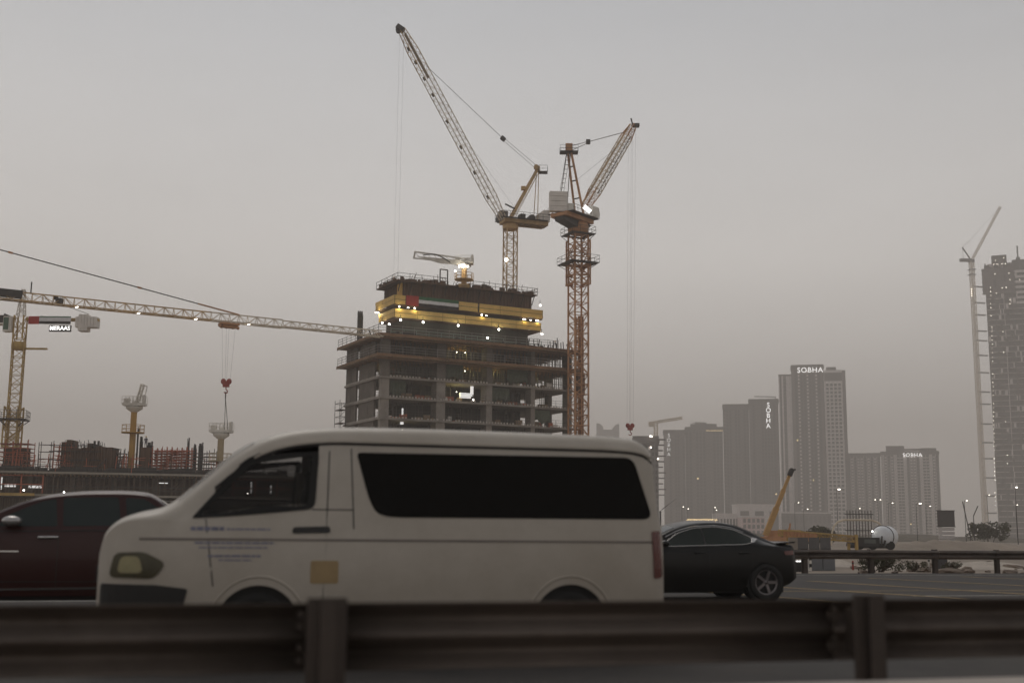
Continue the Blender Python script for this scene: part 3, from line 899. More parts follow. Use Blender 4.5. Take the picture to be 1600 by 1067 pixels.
# columns
for x, wd, dp in ((0.0, 1.5, 1.1), (10.45, 1.7, 2.4), (20.3, 1.15, 2.4), (29.4, 0.85, 2.2), (37.75, 0.9, 2.0)):
    zs = [0] + ZL + ZD
    for a, c in zip(zs, zs[1:]):
        y0 = 0.0 if x < 35 else 0.9
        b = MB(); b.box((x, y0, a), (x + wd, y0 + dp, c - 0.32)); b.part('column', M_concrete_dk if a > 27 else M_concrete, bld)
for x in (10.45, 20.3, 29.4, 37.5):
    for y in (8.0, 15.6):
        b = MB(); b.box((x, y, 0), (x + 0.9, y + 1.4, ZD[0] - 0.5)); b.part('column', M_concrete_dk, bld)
# blade walls on the left face
for y0, y1 in ((3.4, 6.3), (6.75, 10.6), (12.5, 15.0), (15.4, 17.4)):
    zs = [0] + ZL + ZD
    for a, c in zip(zs, zs[1:]):
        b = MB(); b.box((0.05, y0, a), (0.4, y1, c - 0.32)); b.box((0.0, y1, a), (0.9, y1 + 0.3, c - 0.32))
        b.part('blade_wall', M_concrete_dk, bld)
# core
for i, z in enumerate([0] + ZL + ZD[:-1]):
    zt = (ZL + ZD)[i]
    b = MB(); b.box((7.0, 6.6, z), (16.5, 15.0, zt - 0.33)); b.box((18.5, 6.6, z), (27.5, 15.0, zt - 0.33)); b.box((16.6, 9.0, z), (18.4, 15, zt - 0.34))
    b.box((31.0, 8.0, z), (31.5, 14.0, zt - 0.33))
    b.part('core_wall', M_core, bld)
# props under the fresh decks
for z0, z1 in ((27.85, 31.0), (31.55, 34.5)):
    b = MB()
    for i in range(48):
        for y in (1.2, 2.6, 4.4, 5.8):
            x = 1.9 + i * 0.78 + random.uniform(-0.15, 0.15)
            if x < BL: b.bar((x, y, z0), (x, y, z1), 0.09)
    for y in range(12):
        for x in (1.6, 3.0): b.bar((x, 1.0 + y * 1.4, z0), (x, 1.0 + y * 1.4, z1), 0.09)
    for i in range(24):
        for zz in (1.0, 2.0): b.bar((2 + i * 1.5, 1.2, z0 + zz), (3.5 + i * 1.5, 1.2, z0 + zz), 0.06)
    b.part('prop', M_scaf, bld, stuff=True)
b = MB()
for lv in range(3, 8):
    for i in range(34):
        x = random.uniform(1.8, 37); y = random.uniform(1.5, 6); b.bar((x, y, ZL[lv]), (x, y, ZL[lv] + 3.2), 0.09)
b.part('prop', M_scaf, bld, stuff=True)
b = MB(); b2 = MB(); b3 = MB()
for lv in range(3, 8):
    for i in range(26):
        x = random.uniform(1.8, 36); h = random.uniform(0.15, 1.1); y = random.uniform(0.6, 4.5)
        random.choice((b, b, b2, b3)).cbox((x, y, ZL[lv] + h / 2), (random.uniform(.3, 2.2), random.uniform(.3, 1), h), rz=random.uniform(-.3, .3))
b.part('stacked_timber', MATS['joist_timber'], bld, stuff=True); b2.part('stacked_bags', M_cw, bld, stuff=True); b3.part('stacked_forms', M_orange_scaf, bld, stuff=True)
# torn debris netting hung in some bays
for x0, x1, lv in ((12.3, 16.0, 7), (21.6, 25.5, 6), (2.0, 5.0, 6), (25.0, 29.2, 7), (30.6, 34.0, 5)):
    b = MB(); n = 10; vs = []; fs = []; z0 = ZL[lv] + 1.3; z1 = ZL[lv] + 3.1
    for i in range(n + 1):
        f = i / n; vs += [(x0 + (x1 - x0) * f, 1.0 + random.uniform(-.15, .15), z0 - random.uniform(0, .9)), (x0 + (x1 - x0) * f, 1.0, z1)]
    for i in range(n): fs.append((2 * i, 2 * i + 2, 2 * i + 3, 2 * i + 1))
    b.add(vs, fs); b.part('debris_net', mat('green_net', (0.10, 0.12, 0.085), 0.95, var=.3, scale=2), bld)


def rail_run(pts, z, parent, name='guardrail_tube', levels=(0.55, 1.1), sp=2.2, r=0.05, m=M_scaf, toe=False):
    b = MB()
    for p, q in zip(pts, pts[1:]):
        p = V((*p, z)); q = V((*q, z)); L = (q - p).length; n = max(1, int(L / sp))
        for l in levels: b.bar(p + V((0, 0, l)), q + V((0, 0, l)), r)
        for i in range(n + 1):
            c = p.lerp(q, i / n); b.bar(c, c + V((0, 0, levels[-1] + 0.1)), r)
    return b.part(name, m, parent)


for z in ZL[3:]:
    xs_ = [1.6, 10.4, 12.2, 20.2, 21.5, 29.3]
    for a, c in ((1.6, 10.4), (12.2, 20.2), (21.5, 29.3)): rail_run([(a, 0.1), (c, 0.1)], z, bld, levels=(0.45, 0.9, 1.35))
    rail_run([(30.4, 1.0), (37.7, 1.0)], z, bld, levels=(0.45, 0.9, 1.35))
    rail_run([(0.1, 1.6), (0.1, 3.3)], z, bld, levels=(0.5, 1.0)); rail_run([(0.1, 10.9), (0.1, 12.4)], z, bld, levels=(0.5, 1.0))
for z in ZD:
    rail_run([(-1.2, BW + 1.4), (-1.2, -1.15), (34.5, -1.15)], z + 0.1, bld, levels=(0.5, 0.95, 1.4), r=0.07, m=mat('pale_tube', (0.26, 0.24, 0.22), 0.6, 0.2))
# window-like openings at the right bay: thin frames
b = MB()
for z in ZL[3:7]:
    for x in (33.0, 35.2): b.bar((x, BW - 0.3, z), (x, BW - 0.3, z + 3.2), 0.12)
b.part('rear_post', M_scaf, bld, stuff=True)

# climbing formwork of the core above the top deck
before_top = set(bpy.data.objects)
Z0 = 35.1
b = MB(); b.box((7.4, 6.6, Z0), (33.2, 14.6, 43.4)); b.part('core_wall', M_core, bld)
for i in range(11):
    x0 = 7.2 + i * 2.42
    b = MB(); b.box((x0, 6.25, 43.42), (x0 + 2.38, 6.55, 46.1))
    for j in range(4): b.box((x0 + 0.2 + j * 0.58, 6.05, 43.45), (x0 + 0.34 + j * 0.58, 6.25, 46.0))
    b.part('formwork_panel', M_plydk, bld)
for i in range(4):
    y0 = 6.6 + i * 2.1
    b = MB(); b.box((7.0, y0, 43.42), (7.3, y0 + 2.06, 46.1))
    for j in range(3): b.box((6.8, y0 + 0.25 + j * 0.6, 43.45), (7.0, y0 + 0.4 + j * 0.6, 46.0))
    b.part('formwork_panel', M_yel if i == 0 else M_plydk, bld)
b = MB(); b.box((5.6, 5.0, 46.15), (34.4, 8.0, 46.33)); b.box((5.6, 8.0, 46.15), (8.6, 15.6, 46.33)); b.box((30, 8, 46.15), (34.4, 15.6, 46.33))
b.part('top_platform', M_plydk, bld)
b = MB()
for i in range(70):
    x = random.uniform(5.8, 34); y = random.uniform(5.1, 7.8); h = random.uniform(0.15, 0.9)
    b.cbox((x, y, 46.33 + h / 2), (random.uniform(0.2, 1.6), random.uniform(0.2, 0.8), h), rz=random.uniform(-.3, .3))
for i in range(45):
    x = random.uniform(5.8, 34); y = random.uniform(5.1, 7.8)
    b.bar((x, y, 46.3), (x + random.uniform(-.6, .6), y, 46.3 + random.uniform(0.6, 1.9)), 0.07)
for i in range(20):
    y = random.uniform(8, 15); x = random.uniform(5.8, 8.4)
    b.bar((x, y, 46.3), (x, y + random.uniform(-.4, .4), 46.3 + random.uniform(0.6, 1.7)), 0.07)
    b.cbox((x, y, 46.6), (0.5, 0.9, 0.6))
b.part('site_clutter', M_plydk, bld, stuff=True)
rail_run([(5.6, 15.5), (5.6, 5.0), (15, 5.0)], 46.33, bld, levels=(0.6, 1.2), r=0.07)
rail_run([(18.5, 5.0), (34.4, 5.0), (34.4, 12)], 46.33, bld, levels=(0.6, 1.2), r=0.07)
b = MB()
for x in (14.2, 15.7): b.bar((x, 5.6, 46.3), (x, 5.6, 49.2), 0.18)
b.bar((14.2, 5.6, 49.2), (15.7, 5.6, 49.2), 0.18); b.bar((14.2, 5.6, 47.6), (15.7, 5.6, 47.6), 0.1)
b.part('lifting_frame', M_steel_dk, bld)
# brackets under the top platform
b = MB()
for i in range(13):
    x = 6.2 + i * 2.3; b.bar((x, 5.1, 46.1), (x, 6.2, 44.4), 0.12); b.bar((x, 5.0, 46.1), (x, 8, 46.1), 0.12)
b.part('platform_bracket', M_steel_dk, bld, stuff=True)
# platforms behind the screens
for z, x1, y1 in ((41.75, 35.6, 14.5), (39.35, 35.2, 12.5)):
    b = MB(); b.box((5.2, 5.2, z - 0.15), (x1, 6.5, z)); b.box((5.2, 6.5, z - 0.15), (7.1, y1, z)); b.box((33.3, 6.5, z - 0.15), (x1, 14, z))
    b.part('work_platform', M_plydk, bld)
random.seed(11)


def screen(x0, y0, x1, y1, z0, z1, m=M_yel, rows=2, name='screen_panel'):
    L = math.hypot(x1 - x0, y1 - y0); a = math.atan2(y1 - y0, x1 - x0)
    M = Matrix.Translation((x0, y0, 0)) @ Matrix.Rotation(a, 4, 'Z')
    h = (z1 - z0) / rows
    for r_ in range(rows):
        b = MB(); j = random.uniform(-0.03, 0.03)
        b.box((0.04, j, z0 + r_ * h + 0.045), (L - 0.04, j + 0.08, z0 + (r_ + 1) * h - 0.045), M)
        b.part(name, m, bld)
    b = MB(); b.box((0, 0.1, z0 + 0.02), (L, 0.16, z1 - 0.02), M); b.part('screen_backing', M_yel_dk, bld)


# upper ring
ux = [17.8, 21.7, 22.0, 26.4, 30.8, 35.5]
for a, c in zip(ux, ux[1:]):
    if c - a > 1: screen(a, 4.9, c, 4.9, 41.75, 43.45)
screen(5.1, 4.9, 7.2, 4.9, 41.75, 43.45)
for a, c in ((4.95, 7.0), (7.0, 10.6), (10.6, 14.2)): screen(5.0, c, 5.0, a, 41.75, 43.45)
screen(35.6, 4.9, 35.6, 9.0, 41.75, 43.45)
# lower ring
lx = [5.1, 9.6, 14.6, 19.2, 24.6, 29.8, 35.1]
for a, c in zip(lx, lx[1:]): screen(a, 4.95, c, 4.95, 39.35, 40.95)
for a, c in ((4.95, 8.4), (8.4, 12.4)): screen(5.0, c, 5.0, a, 39.35, 40.95)
screen(35.2, 4.95, 35.2, 9.0, 39.35, 40.95)
# flag hung along the upper ring
fl = thing('flag_banner', 'long red, green, white and black flag banner hung on the upper ring of yellow screens', 'flag', tuple(BA + Matrix.Rotation(BE, 3, 'Z') @ V((6.25, 4.7, 41.7))), BE)
def fstrip(n_, x0, x1, z0, z1, m):
    b = MB(); k = 24; vs = []
    for i in range(k + 1):
        x = x0 + (x1 - x0) * i / k
        o_ = 0.05 * math.sin(x * 2.3) + 0.03 * math.sin(x * 5.1)
        for z in (z0, z1): vs.append((x, o_, z)); vs.append((x, o_ + 0.03, z))
    fs = []
    for i in range(k):
        a = i * 4; c = a + 4
        fs += [(a, c, c + 2, a + 2), (a + 1, a + 3, c + 3, c + 1), (a + 2, c + 2, c + 3, a + 3), (a, a + 1, c + 1, c)]
    b.add(vs, fs); return b.part(n_, m, fl)
fstrip('red_stripe', 0.0, 2.45, -0.05, 1.78, M_flag_r)
fstrip('green_stripe', 2.47, 10.4, 1.18, 1.78, M_flag_g)
fstrip('white_stripe', 2.47, 10.4, 0.55, 1.17, M_flag_w)
fstrip('black_stripe', 2.47, 10.4, -0.05, 0.54, M_flag_k)

# lamps: those that hang outside the rings and light the screens, and those on the floors
LM = Matrix.Translation(BA) @ Matrix.Rotation(BE, 4, 'Z')
def flood(x, y, z, r=0.22, power=0, col=(1, 0.9, 0.7), m=None, parent=bld, wide=False):
    b = MB()
    b.sphere((x, y, z), r, 6, (2.2, 1, 0.6) if wide else (1, 1, 1)); b.part('flood_lamp', m or M_lamp, parent)
    b = MB(); b.bar((x, y + 0.12, z + r * .8), (x, y + 0.12, z + r + 0.8), 0.07); b.part('lamp_bracket', M_steel_dk, parent)
    if power:
        l = bpy.data.lights.new('flood_light', 'POINT'); l.energy = power; l.color = col; l.shadow_soft_size = 0.3
        o_ = bpy.data.objects.new('flood_light', l); COL.objects.link(o_); o_.parent = parent; o_.location = (x, y - 0.35, z - 0.3)
for x in (6.2, 10.6, 17.6, 26.0): flood(x, 4.7, 38.85, 0.2, 70, (0.95, 1.0, 0.85))
flood(35.6, 5.4, 38.9, 0.16, 30, wide=True); flood(4.6, 9.5, 38.9, 0.18, 30)
flood(5.2, 7.6, 38.4, 0.2)
for x in (6.0, 9.0): flood(x, 5.0, 41.3, 0.15, 40, (1, 0.85, 0.4))
flood(4.7, 12.5, 41.3, 0.2, 100, (1, 0.85, 0.4), wide=True)
for x in (22.6, 31.6, 34.4): flood(x, 5.1, 41.35, 0.17, 35, (1, 0.85, 0.4), wide=(x != 22.6))
for x in (7.8, 23.6, 33.0): flood(x, 5.15, 41.3, 0.11, 0, wide=True)
flood(34.9, 4.8, 44.3, 0.2)
flood(21.8, 1.0, 36.4, 0.2, 40)
# yellow-lit formwork beams inside
for x, y, z, pw in ((16.6, 3.0, 33.6, 90), (19.0, 4.5, 33.9, 60), (18.4, 3.2, 30.3, 70), (23.5, 3.0, 30.5, 90), (2.2, 8.0, 30.3, 70), (16.5, 2.6, 27.3 - 1.0, 60), (6.2, 2.6, 19.0, 12), (33.0, 3.5, 30.0, 30)):
    flood(x, y, z, 0.08, pw, (1.0, 0.88, 0.30))
b = MB(); b.box((16.8, 1.6, 25.2), (18.9, 2.0, 26.1)); b.box((18.9, 1.6, 25.6), (19.4, 1.9, 27.4)); b.part('lit_cabin', M_sign_dim, bld)
flood(19.2, 1.2, 24.9, 0.15)
b = MB(); b.box((5.4, 1.0, 21.5), (5.6, 1.3, 22.6)); b.box((5.2, 0.8, 19.8), (5.6, 1.4, 20.2)); b.part('lit_doorway', M_sign_dim, bld)
for o_ in set(bpy.data.objects) - before_top:
    if o_.parent == bld: o_.location.x -= 0.95
# column starter cages on the top deck
for x, y, h in ((0.2, 12.6, 6.2), (0.6, 13.4, 5.6)):
    b = MB()
    for dx in (0, 0.35, 0.7):
        for dy in (0, 0.35): b.bar((x + dx, y + dy, Z0), (x + dx, y + dy, Z0 + h), 0.14)
    for i in range(14): b.box((x - 0.05, y - 0.05, Z0 + 0.3 + i * 0.42), (x + 0.75, y + 0.4, Z0 + 0.38 + i * 0.42))
    b.part('column_cage', M_steel_dk, bld)
b = MB()
for i in range(60):
    x = random.uniform(-0.8, 33); y = random.uniform(-0.8, 4.0); h = random.uniform(0.2, 0.8)
    b.cbox((x, y, Z0 + h / 2), (random.uniform(0.2, 2.0), 0.4, h), rz=random.uniform(-.4, .4))
for i in range(26):
    x = random.uniform(28, 38.8); y = random.uniform(-0.8, 3.5); h = random.uniform(0.4, 2.2)
    b.bar((x, y, Z0), (x + random.uniform(-.3, .3), y, Z0 + h), 0.12)
b.part('site_clutter', M_steel_dk, bld, stuff=True)
# green netted railing below the rings
rail_run([(3.0, 3.4), (20, 3.4), (33.0, 2.6)], Z0, bld, levels=(0.6, 1.2, 1.8), r=0.09, m=mat('mint_tube', (0.22, 0.30, 0.25), 0.7))

# scaffold stair tower on the far left corner of the building
def scaffold(label, M, w_, d_, h_, nx_, nz_, m, group=None, plank=True, brace=True, r=0.09, cat='scaffold', top=0.8):
    o_ = thing('scaffold', label, cat, M.translation, 0, group)
    Ml = Matrix.Translation(-V(M.translation)) @ M
    for i in range(nx_ + 1):
        for y in (0, d_):
            b = MB(); x = w_ * i / nx_
            b.bar(Ml @ V((x, y, 0)), Ml @ V((x, y, h_ + top * random.uniform(0.4, 1))), r); b.part('standard', m, o_)
    b = MB()
    for k in range(1, nz_ + 1):
        z = h_ * k / nz_
        for y in (0, d_): b.bar(Ml @ V((0, y, z)), Ml @ V((w_, y, z)), r * 0.85)
        for i in range(nx_ + 1): b.bar(Ml @ V((w_ * i / nx_, 0, z)), Ml @ V((w_ * i / nx_, d_, z)), r * 0.85)
    b.part('ledger', m, o_, stuff=True)
    if brace:
        b = MB()
        for k in range(nz_):
            i = random.randrange(nx_)
            b.bar(Ml @ V((w_ * i / nx_, -0.05, h_ * k / nz_)), Ml @ V((w_ * (i + 1) / nx_, -0.05, h_ * (k + 1) / nz_)), r * 0.7)
        b.part('brace', m, o_, stuff=True)
    if plank:
        for k in range(1, nz_ + 1, 2):
            b = MB(); z = h_ * k / nz_
            b.box((0, 0.1, z + 0.05), (w_, d_ - 0.1, z + 0.11), Ml); b.part('plank_deck', M_plydk, o_)
    return o_
scaffold('scaffold stair tower against the left corner of the unfinished concrete building', LM @ Matrix.Translation((-1.8, 15.6, 0)), 1.2, 2.6, 24.5, 1, 20, M_scaf)

# hoist mast and car at the right end
hm = thing('hoist_mast', 'brown hoist mast running up between the unfinished building and the orange crane mast', 'hoist', tuple(LM @ V((40.1, 0.5, 0))), BE)
for i in range(7):
    b = MB(); lattice(b, (0, 0, i * 6.0), (0, 0, i * 6.0 + 6.0), 0.95, 0.95, 6, 0.2, 0.12, up=(0, 1, 0)); b.part('mast_section', M_crane_o, hm)
b = MB(); b.box((-0.75, -0.7, 27), (0.75, 0.75, 31)); b.box((-.3, -.75, 0.3), (.3, .1, 42.0)); b.part('hoist_cladding', M_plydk, hm)
b = MB()
for z in (17, 20.6, 24.2, 27.8, 31.4, 35.0): b.box((-1.8, 0.2, z - 0.2), (1.2, 1.2, z))
b.part('landing', M_ply, hm)

# ------------------------------------------------------------------ tower cranes
def mast(parent, base, top, wd, m, rz, bays_each=3, seclen=5.0, chord=0.2, brace=0.09):
    n = max(1, round((top - base) / seclen)); L = (top - base) / n
    b = MB(); lattice(b, (0, 0, 0), (0, 0, L), wd, wd, bays_each, chord, brace, up=(0, 1, 0))
    me = b.mesh('mast_section', m)
    for i in range(n): link('mast_section', me, parent, (0, 0, base + i * L), rz)


def collar(parent, z, wd, m, rail=True, h=1.1, out_=1.3, rz=0):
    M = Matrix.Rotation(rz, 4, 'Z')
    b = MB(); h2 = wd / 2 + out_
    b.box((-h2, -h2, z - 0.12), (h2, -wd / 2, z), M); b.box((-h2, wd / 2, z - 0.12), (h2, h2, z), M)
    b.box((-h2, -wd / 2, z - 0.12), (-wd / 2, wd / 2, z), M); b.box((wd / 2, -wd / 2, z - 0.12), (h2, wd / 2, z), M)
    for s_ in (-1, 1): b.bar(M @ V((s_ * h2, -h2, z)), M @ V((s_ * wd / 2, -wd / 2, z - 1.2)), 0.1); b.bar(M @ V((s_ * h2, h2, z)), M @ V((s_ * wd / 2, wd / 2, z - 1.2)), 0.1)
    c = b.part('collar_platform', M_steel_dk, parent)
    if rail:
        b = MB(); P = [M @ V((-h2, -h2, z)), M @ V((h2, -h2, z)), M @ V((h2, h2, z)), M @ V((-h2, h2, z))]
        for i in range(4):
            p, q = P[i], P[(i + 1) % 4]
            for l in (0.6, h): b.bar(p + V((0, 0, l)), q + V((0, 0, l)), 0.06)
            for j in range(3): k = p.lerp(q, j / 3); b.bar(k, k + V((0, 0, h)), 0.06)
        b.part('collar_railing', M_scaf, c)
    return c


def rope(parent, pts, r=0.05, name='rope', m=None):
    b = MB()
    for p, q in zip(pts, pts[1:]): b.tube(p, q, r, 4)
    return b.part(name, m or M_rope, parent, world=True)


def hook_block(parent, P, m, s=1.0):
    b = MB()
    b.sphere(P + V((-0.45 * s, 0, 0.1)), 0.55 * s, 6, (0.8, 0.5, 0.9)); b.sphere(P + V((0.45 * s, 0, 0.1)), 0.55 * s, 6, (0.8, 0.5, 0.9))
    b.cbox(P + V((0, 0, -0.35 * s)), (1.0 * s, 0.5 * s, 0.9 * s))
    hb = b.part('hook_block', m, parent, world=True)
    b = MB(); b.path([P + V(v) * s for v in ((0, 0, -0.8), (0.02, 0, -1.2), (0.28, 0, -1.4), (0.22, 0, -1.75), (-0.1, 0, -1.8), (-0.28, 0, -1.6))], 0.09 * s, 6)
    b.part('hook', m, hb, world=False) if False else b.part('hook', m, parent, world=True)


# --- luffing crane on the core of the building
c1p = G(797, 226, 52); c1p.z = 0
c1 = thing('luffing_crane', 'luffing crane standing on top of the concrete block, its long jib rising to the left', 'tower crane', c1p)
zt = W(800, 352, 226).z
mast(c1, 36.0, zt - 0.8, 2.1, M_crane_y, 0.35, 3, 4.6, 0.2, 0.09)
C = c1p + V((0, 0, zt))
hx = V((-0.94, -0.34, 0)).normalized()          # jib heading
sx = V((0, 0, 1)).cross(hx)
def c1at(f, s_, u): return C + hx * f + sx * s_ + V((0, 0, u))
b = MB(); b.lathe([(1.5, -0.9), (1.55, -0.2), (1.3, 0.2)], Matrix.Translation(C), 16); b.part('slewing_ring', M_crane_y, c1, world=True)
b = MB(); a_ = math.atan2(hx.y, hx.x)
MC = Matrix.Translation(C) @ Matrix.Rotation(a_, 4, 'Z')
b.box((-7.2, -1.7, 0.25), (1.7, -1.25, 0.95), MC); b.box((-7.2, 1.25, 0.25), (1.7, 1.7, 0.95), MC)
b.box((-7.4, -1.25, 0.3), (-6.6, 1.25, 0.85), MC); b.box((-0.9, -1.25, 0.3), (1.7, 1.25, 0.85), MC)
for i in range(5): b.box((-6.3 + i * 1.15, -1.24, 0.4), (-5.95 + i * 1.15, 1.24, 0.7), MC)
b.part('machinery_deck', M_crane_y, c1, world=True)
b = MB(); b.box((-7.0, -2.4, 0.97), (2.4, -1.72, 1.05), MC); b.box((-7.0, 1.72, 0.97), (2.4, 2.4, 1.05), MC)
for y in (-2.4, 2.4):
    for l in (0.6, 1.15): b.bar(MC @ V((-7.4, y, 1.05 + l)), MC @ V((2.4, y, 1.05 + l)), 0.06)
    for i in range(8): b.bar(MC @ V((-7.2 + i * 1.35, y, 1.05)), MC @ V((-7.2 + i * 1.35, y, 2.2)), 0.06)
b.part('walkway', M_steel_dk, c1, world=True)
for i in range(5):
    b = MB(); b.box((-7.6 + i * 0.42, -1.6, 1.0), (-7.22 + i * 0.42, 1.6, 3.3 if i < 3 else 2.6), MC); b.part('counterweight', M_cw, c1, world=True)
b = MB(); b.tube(MC @ V((-4.2, -0.9, 1.7)), MC @ V((-4.2, 0.9, 1.7)), 0.65, 12); b.box((-5.0, -1.1, 0.97), (-3.0, 1.1, 1.3), MC); b.box((-2.8, -0.9, 1.0), (-1.8, 0.9, 2.3), MC)
b.part('winch', M_steel_dk, c1, world=True)
b = MB(); b.prism([(-0.1, 0.98), (1.7, 0.98), (2.1, 1.7), (1.5, 3.3), (-0.1, 3.3)], -3.1, -1.75, MC, 'y'); cab = b.part('cab', mat('cab_grey', (0.16, 0.155, 0.15), 0.5), c1, world=True)
b = MB(); b.prism([(0.15, 1.6), (1.65, 1.7), (1.35, 3.1), (0.15, 3.1)], -3.13, -3.11, MC, 'y'); b.part('cab_window', G_sed, c1, world=True)
# A-frame leaning back
af = W(840, 264, 226 + 1.2)
for s_ in (-0.95, 0.95):
    b = MB(); b.bar(c1at(0.3, s_, 0.9), af + sx * s_ * 0.5, 0.42, 0.42); b.part('a_frame_leg', M_crane_y, c1, world=True)
    b = MB(); b.bar(c1at(-5.2, s_ * 1.2, 1.0), af + sx * s_ * 0.6 - V((0, 0, 0.4)), 0.15); b.part('back_stay', M_crane_y, c1, world=True)
b = MB()
for i in range(9):
    f = (i + 0.5) / 9; p = c1at(0.3, -0.95, 0.9).lerp(af - sx * 0.47, f); q = c1at(0.3, 0.95, 0.9).lerp(af + sx * 0.47, f); b.bar(p, q, 0.12)
    p = c1at(-0.35, -0.7, 1.2).lerp(af + V((0.5, 0, -0.3)), f); b.bar(p, q, 0.07)
b.bar(c1at(-0.5, -0.7, 1.0), af + V((0.5, 0, -0.3)), 0.08); b.bar(c1at(-0.5, 0.7, 1.0), af + V((0.5, 0, -0.3)), 0.08)
b.part('a_frame_ladder', M_crane_y, c1, world=True)
b = MB(); b.cbox(af, (0.9, 1.6, 0.7)); b.tube(af + V((-0.3, -0.6, 0.3)), af + V((-0.3, 0.6, 0.3)), 0.45, 10); b.part('mast_head', M_crane_y, c1, world=True)
b = MB(); c_ = af + V((1.0, 0, -0.75)); b.cbox(c_, (1.9, 1.8, 0.12))
for l in (0.6, 1.2):
    b.bar(c_ + V((-.9, -.9, l)), c_ + V((.95, -.9, l)), 0.05); b.bar(c_ + V((.95, -.9, l)), c_ + V((.95, .9, l)), 0.05)
for dx, dy in ((-.9, -.9), (.95, -.9), (.95, .9)): b.bar(c_ + V((dx, dy, 0)), c_ + V((dx, dy, 1.2)), 0.05)
b.part('head_platform', M_steel_dk, c1, world=True)
p_ = c1at(0.3, 0, 0.9).lerp(af, 0.62); b = MB(); b.cbox(p_ + V((-0.7, 0, 0)), (0.9, 0.8, 0.7)); b.part('deflector_sheave', M_crane_y, c1, world=True)
p_ = c1at(0.3, 0, 0.9).lerp(af, 0.22); b = MB(); b.bar(p_ + V((-2.0, 0, 1.0)), p_, 0.25); b.part('luffing_stop', M_steel_dk, c1, world=True)
# jib
j0 = c1at(1.6, 0, 1.1); j1 = W(627, 46, 226 - 9.0)
dj = (j1 - j0).normalized(); nsec = 9
for i in range(nsec):
    p = j0.lerp(j1, i / nsec); q = j0.lerp(j1, (i + 1) / nsec)
    b = MB(); wA = 1.7 if i else 1.0; wB = 1.7 if i < nsec - 1 else 1.0
    lattice(b, p, q, wA, wA, 4, 0.13, 0.045, up=(0, 0, 1), alt=i % 2, wd1=wB, ht1=wB)
    b.part('jib_section', M_jib if i < 7 else M_crane_y, c1, world=True)
b = MB()
for f in (0.12, 0.25, 0.385, 0.52, 0.66, 0.745, 0.83, 0.90):
    p = j0.lerp(j1, f); b.cbox(p - V((0.6, 0, 0.2)), (0.6, 0.7, 0.35), ry=1.0)
b.part('jib_fitting', M_steel_dk, c1, stuff=True, world=True)
b = MB(); b.bar(j0.lerp(j1, 0.74) + sx * 0.5, j0.lerp(j1, 0.97) + sx * 0.5, 0.9, 0.15); b.part('jib_walkway', mat('jib_mesh', (0.36, 0.29, 0.22), 0.8, var=0.2), c1, world=True)
b = MB(); b.cbox(j1 + V((-0.2, 0, 0.1)), (1.5, 1.4, 0.9), ry=0.6); b.tube(j1 + V((-0.6, -.5, -.3)), j1 + V((-0.6, .5, -.3)), 0.45, 10); b.part('jib_head', M_steel_dk, c1, world=True)
tie_top = j0.lerp(j1, 0.80) + V((0.9, 0, 0.3)); blk = W(786, 217, 222)
rope(c1, [tie_top, blk], 0.05, 'pendant'); rope(c1, [blk + V((0.1, -.3, 0.1)), af + V((-.3, -.4, 0.6))], 0.045, 'luffing_rope'); rope(c1, [blk + V((0, .3, -0.2)), af + V((-.3, .4, 0.1))], 0.045, 'luffing_rope')
b = MB(); b.cbox(blk, (0.9, 0.9, 0.7), ry=0.7); b.part('equaliser_block', M_steel_dk, c1, world=True)
rope(c1, [j0.lerp(j1, 0.6), j0.lerp(p_, 1.0)], 0.02, 'hoist_rope')
for dx in (-0.3, 0.5): rope(c1, [j1 + V((dx, 0, -0.5)), V((j1.x + dx, j1.y, 32))], 0.013, 'hoist_rope')
hook_block(c1, V((j1.x + 0.1, j1.y, 31.5)), M_red, 0.9)
b = MB(); p = W(791, 406, 224.4); b.sphere(p, 0.34, 8); b.part('mast_lamp', M_lamp, c1, world=True)

# --- luffing crane beside the building
YB = 219
c2p = G(903.5, YB, 36); c2p.z = 0
c2 = thing('luffing_crane', 'orange luffing crane beside the concrete block, with stacked pale counterweight slabs, jib rising right', 'tower crane', c2p)
zt2 = W(902, 356, YB).z
mast(c2, 0, zt2 - 1.2, 2.75, M_crane_o, 0.42, 3, 5.6, 0.26, 0.12)
for py_, o2, rr in ((412, 1.5, 0.42), (367, 1.0, 0.42)):
    collar(c2, W(903, py_, YB).z, 2.9, M_crane_o, True, 1.3, o2, rr)
b = MB()
zc = W(903, 425, YB).z
lattice(b, (0, 0, zc - 2.5), (0, 0, zc + 6.0), 3.3, 3.3, 5, 0.24, 0.14, up=(0, 1, 0)); b.part('climbing_frame', M_crane_o, c2, ).rotation_euler = (0, 0, 0.42)
b = MB()
for zz in (zc - 2.6, zc - 0.8): b.cbox((-1.7, -0.4, zz), (1.4, 0.8, 0.4)); b.cbox((1.2, -1.4, zz), (1.0, 0.5, 0.3))
b.part('climbing_gear', M_crane_o, c2)
C2 = c2p + V((0, 0, zt2))
b = MB(); b.lathe([(1.5, -1.3), (1.95, -0.9), (2.0, 0.3), (1.7, 0.9)], Matrix.Translation(C2), 18); b.part('slewing_ring', M_crane_o, c2, world=True)
h2 = V((0.62, 0.78, 0)).normalized(); s2 = V((0, 0, 1)).cross(h2)
M2 = Matrix.Translation(C2 + V((0, 0, 0.9))) @ Matrix.Rotation(math.atan2(h2.y, h2.x), 4, 'Z')
b = MB()
b.box((-6.2, -1.9, 0), (2.4, -1.4, 0.8), M2); b.box((-6.2, 1.4, 0), (2.4, 1.9, 0.8), M2); b.box((-6.2, -1.4, 0.1), (-5.6, 1.4, 0.7), M2); b.box((1.6, -1.4, 0.1), (2.4, 1.4, 0.7), M2)
for i in range(5): b.box((-5.2 + i * 1.25, -1.39, 0.15), (-4.9 + i * 1.25, 1.39, 0.55), M2)
b.part('machinery_deck', M_crane_o, c2, world=True)
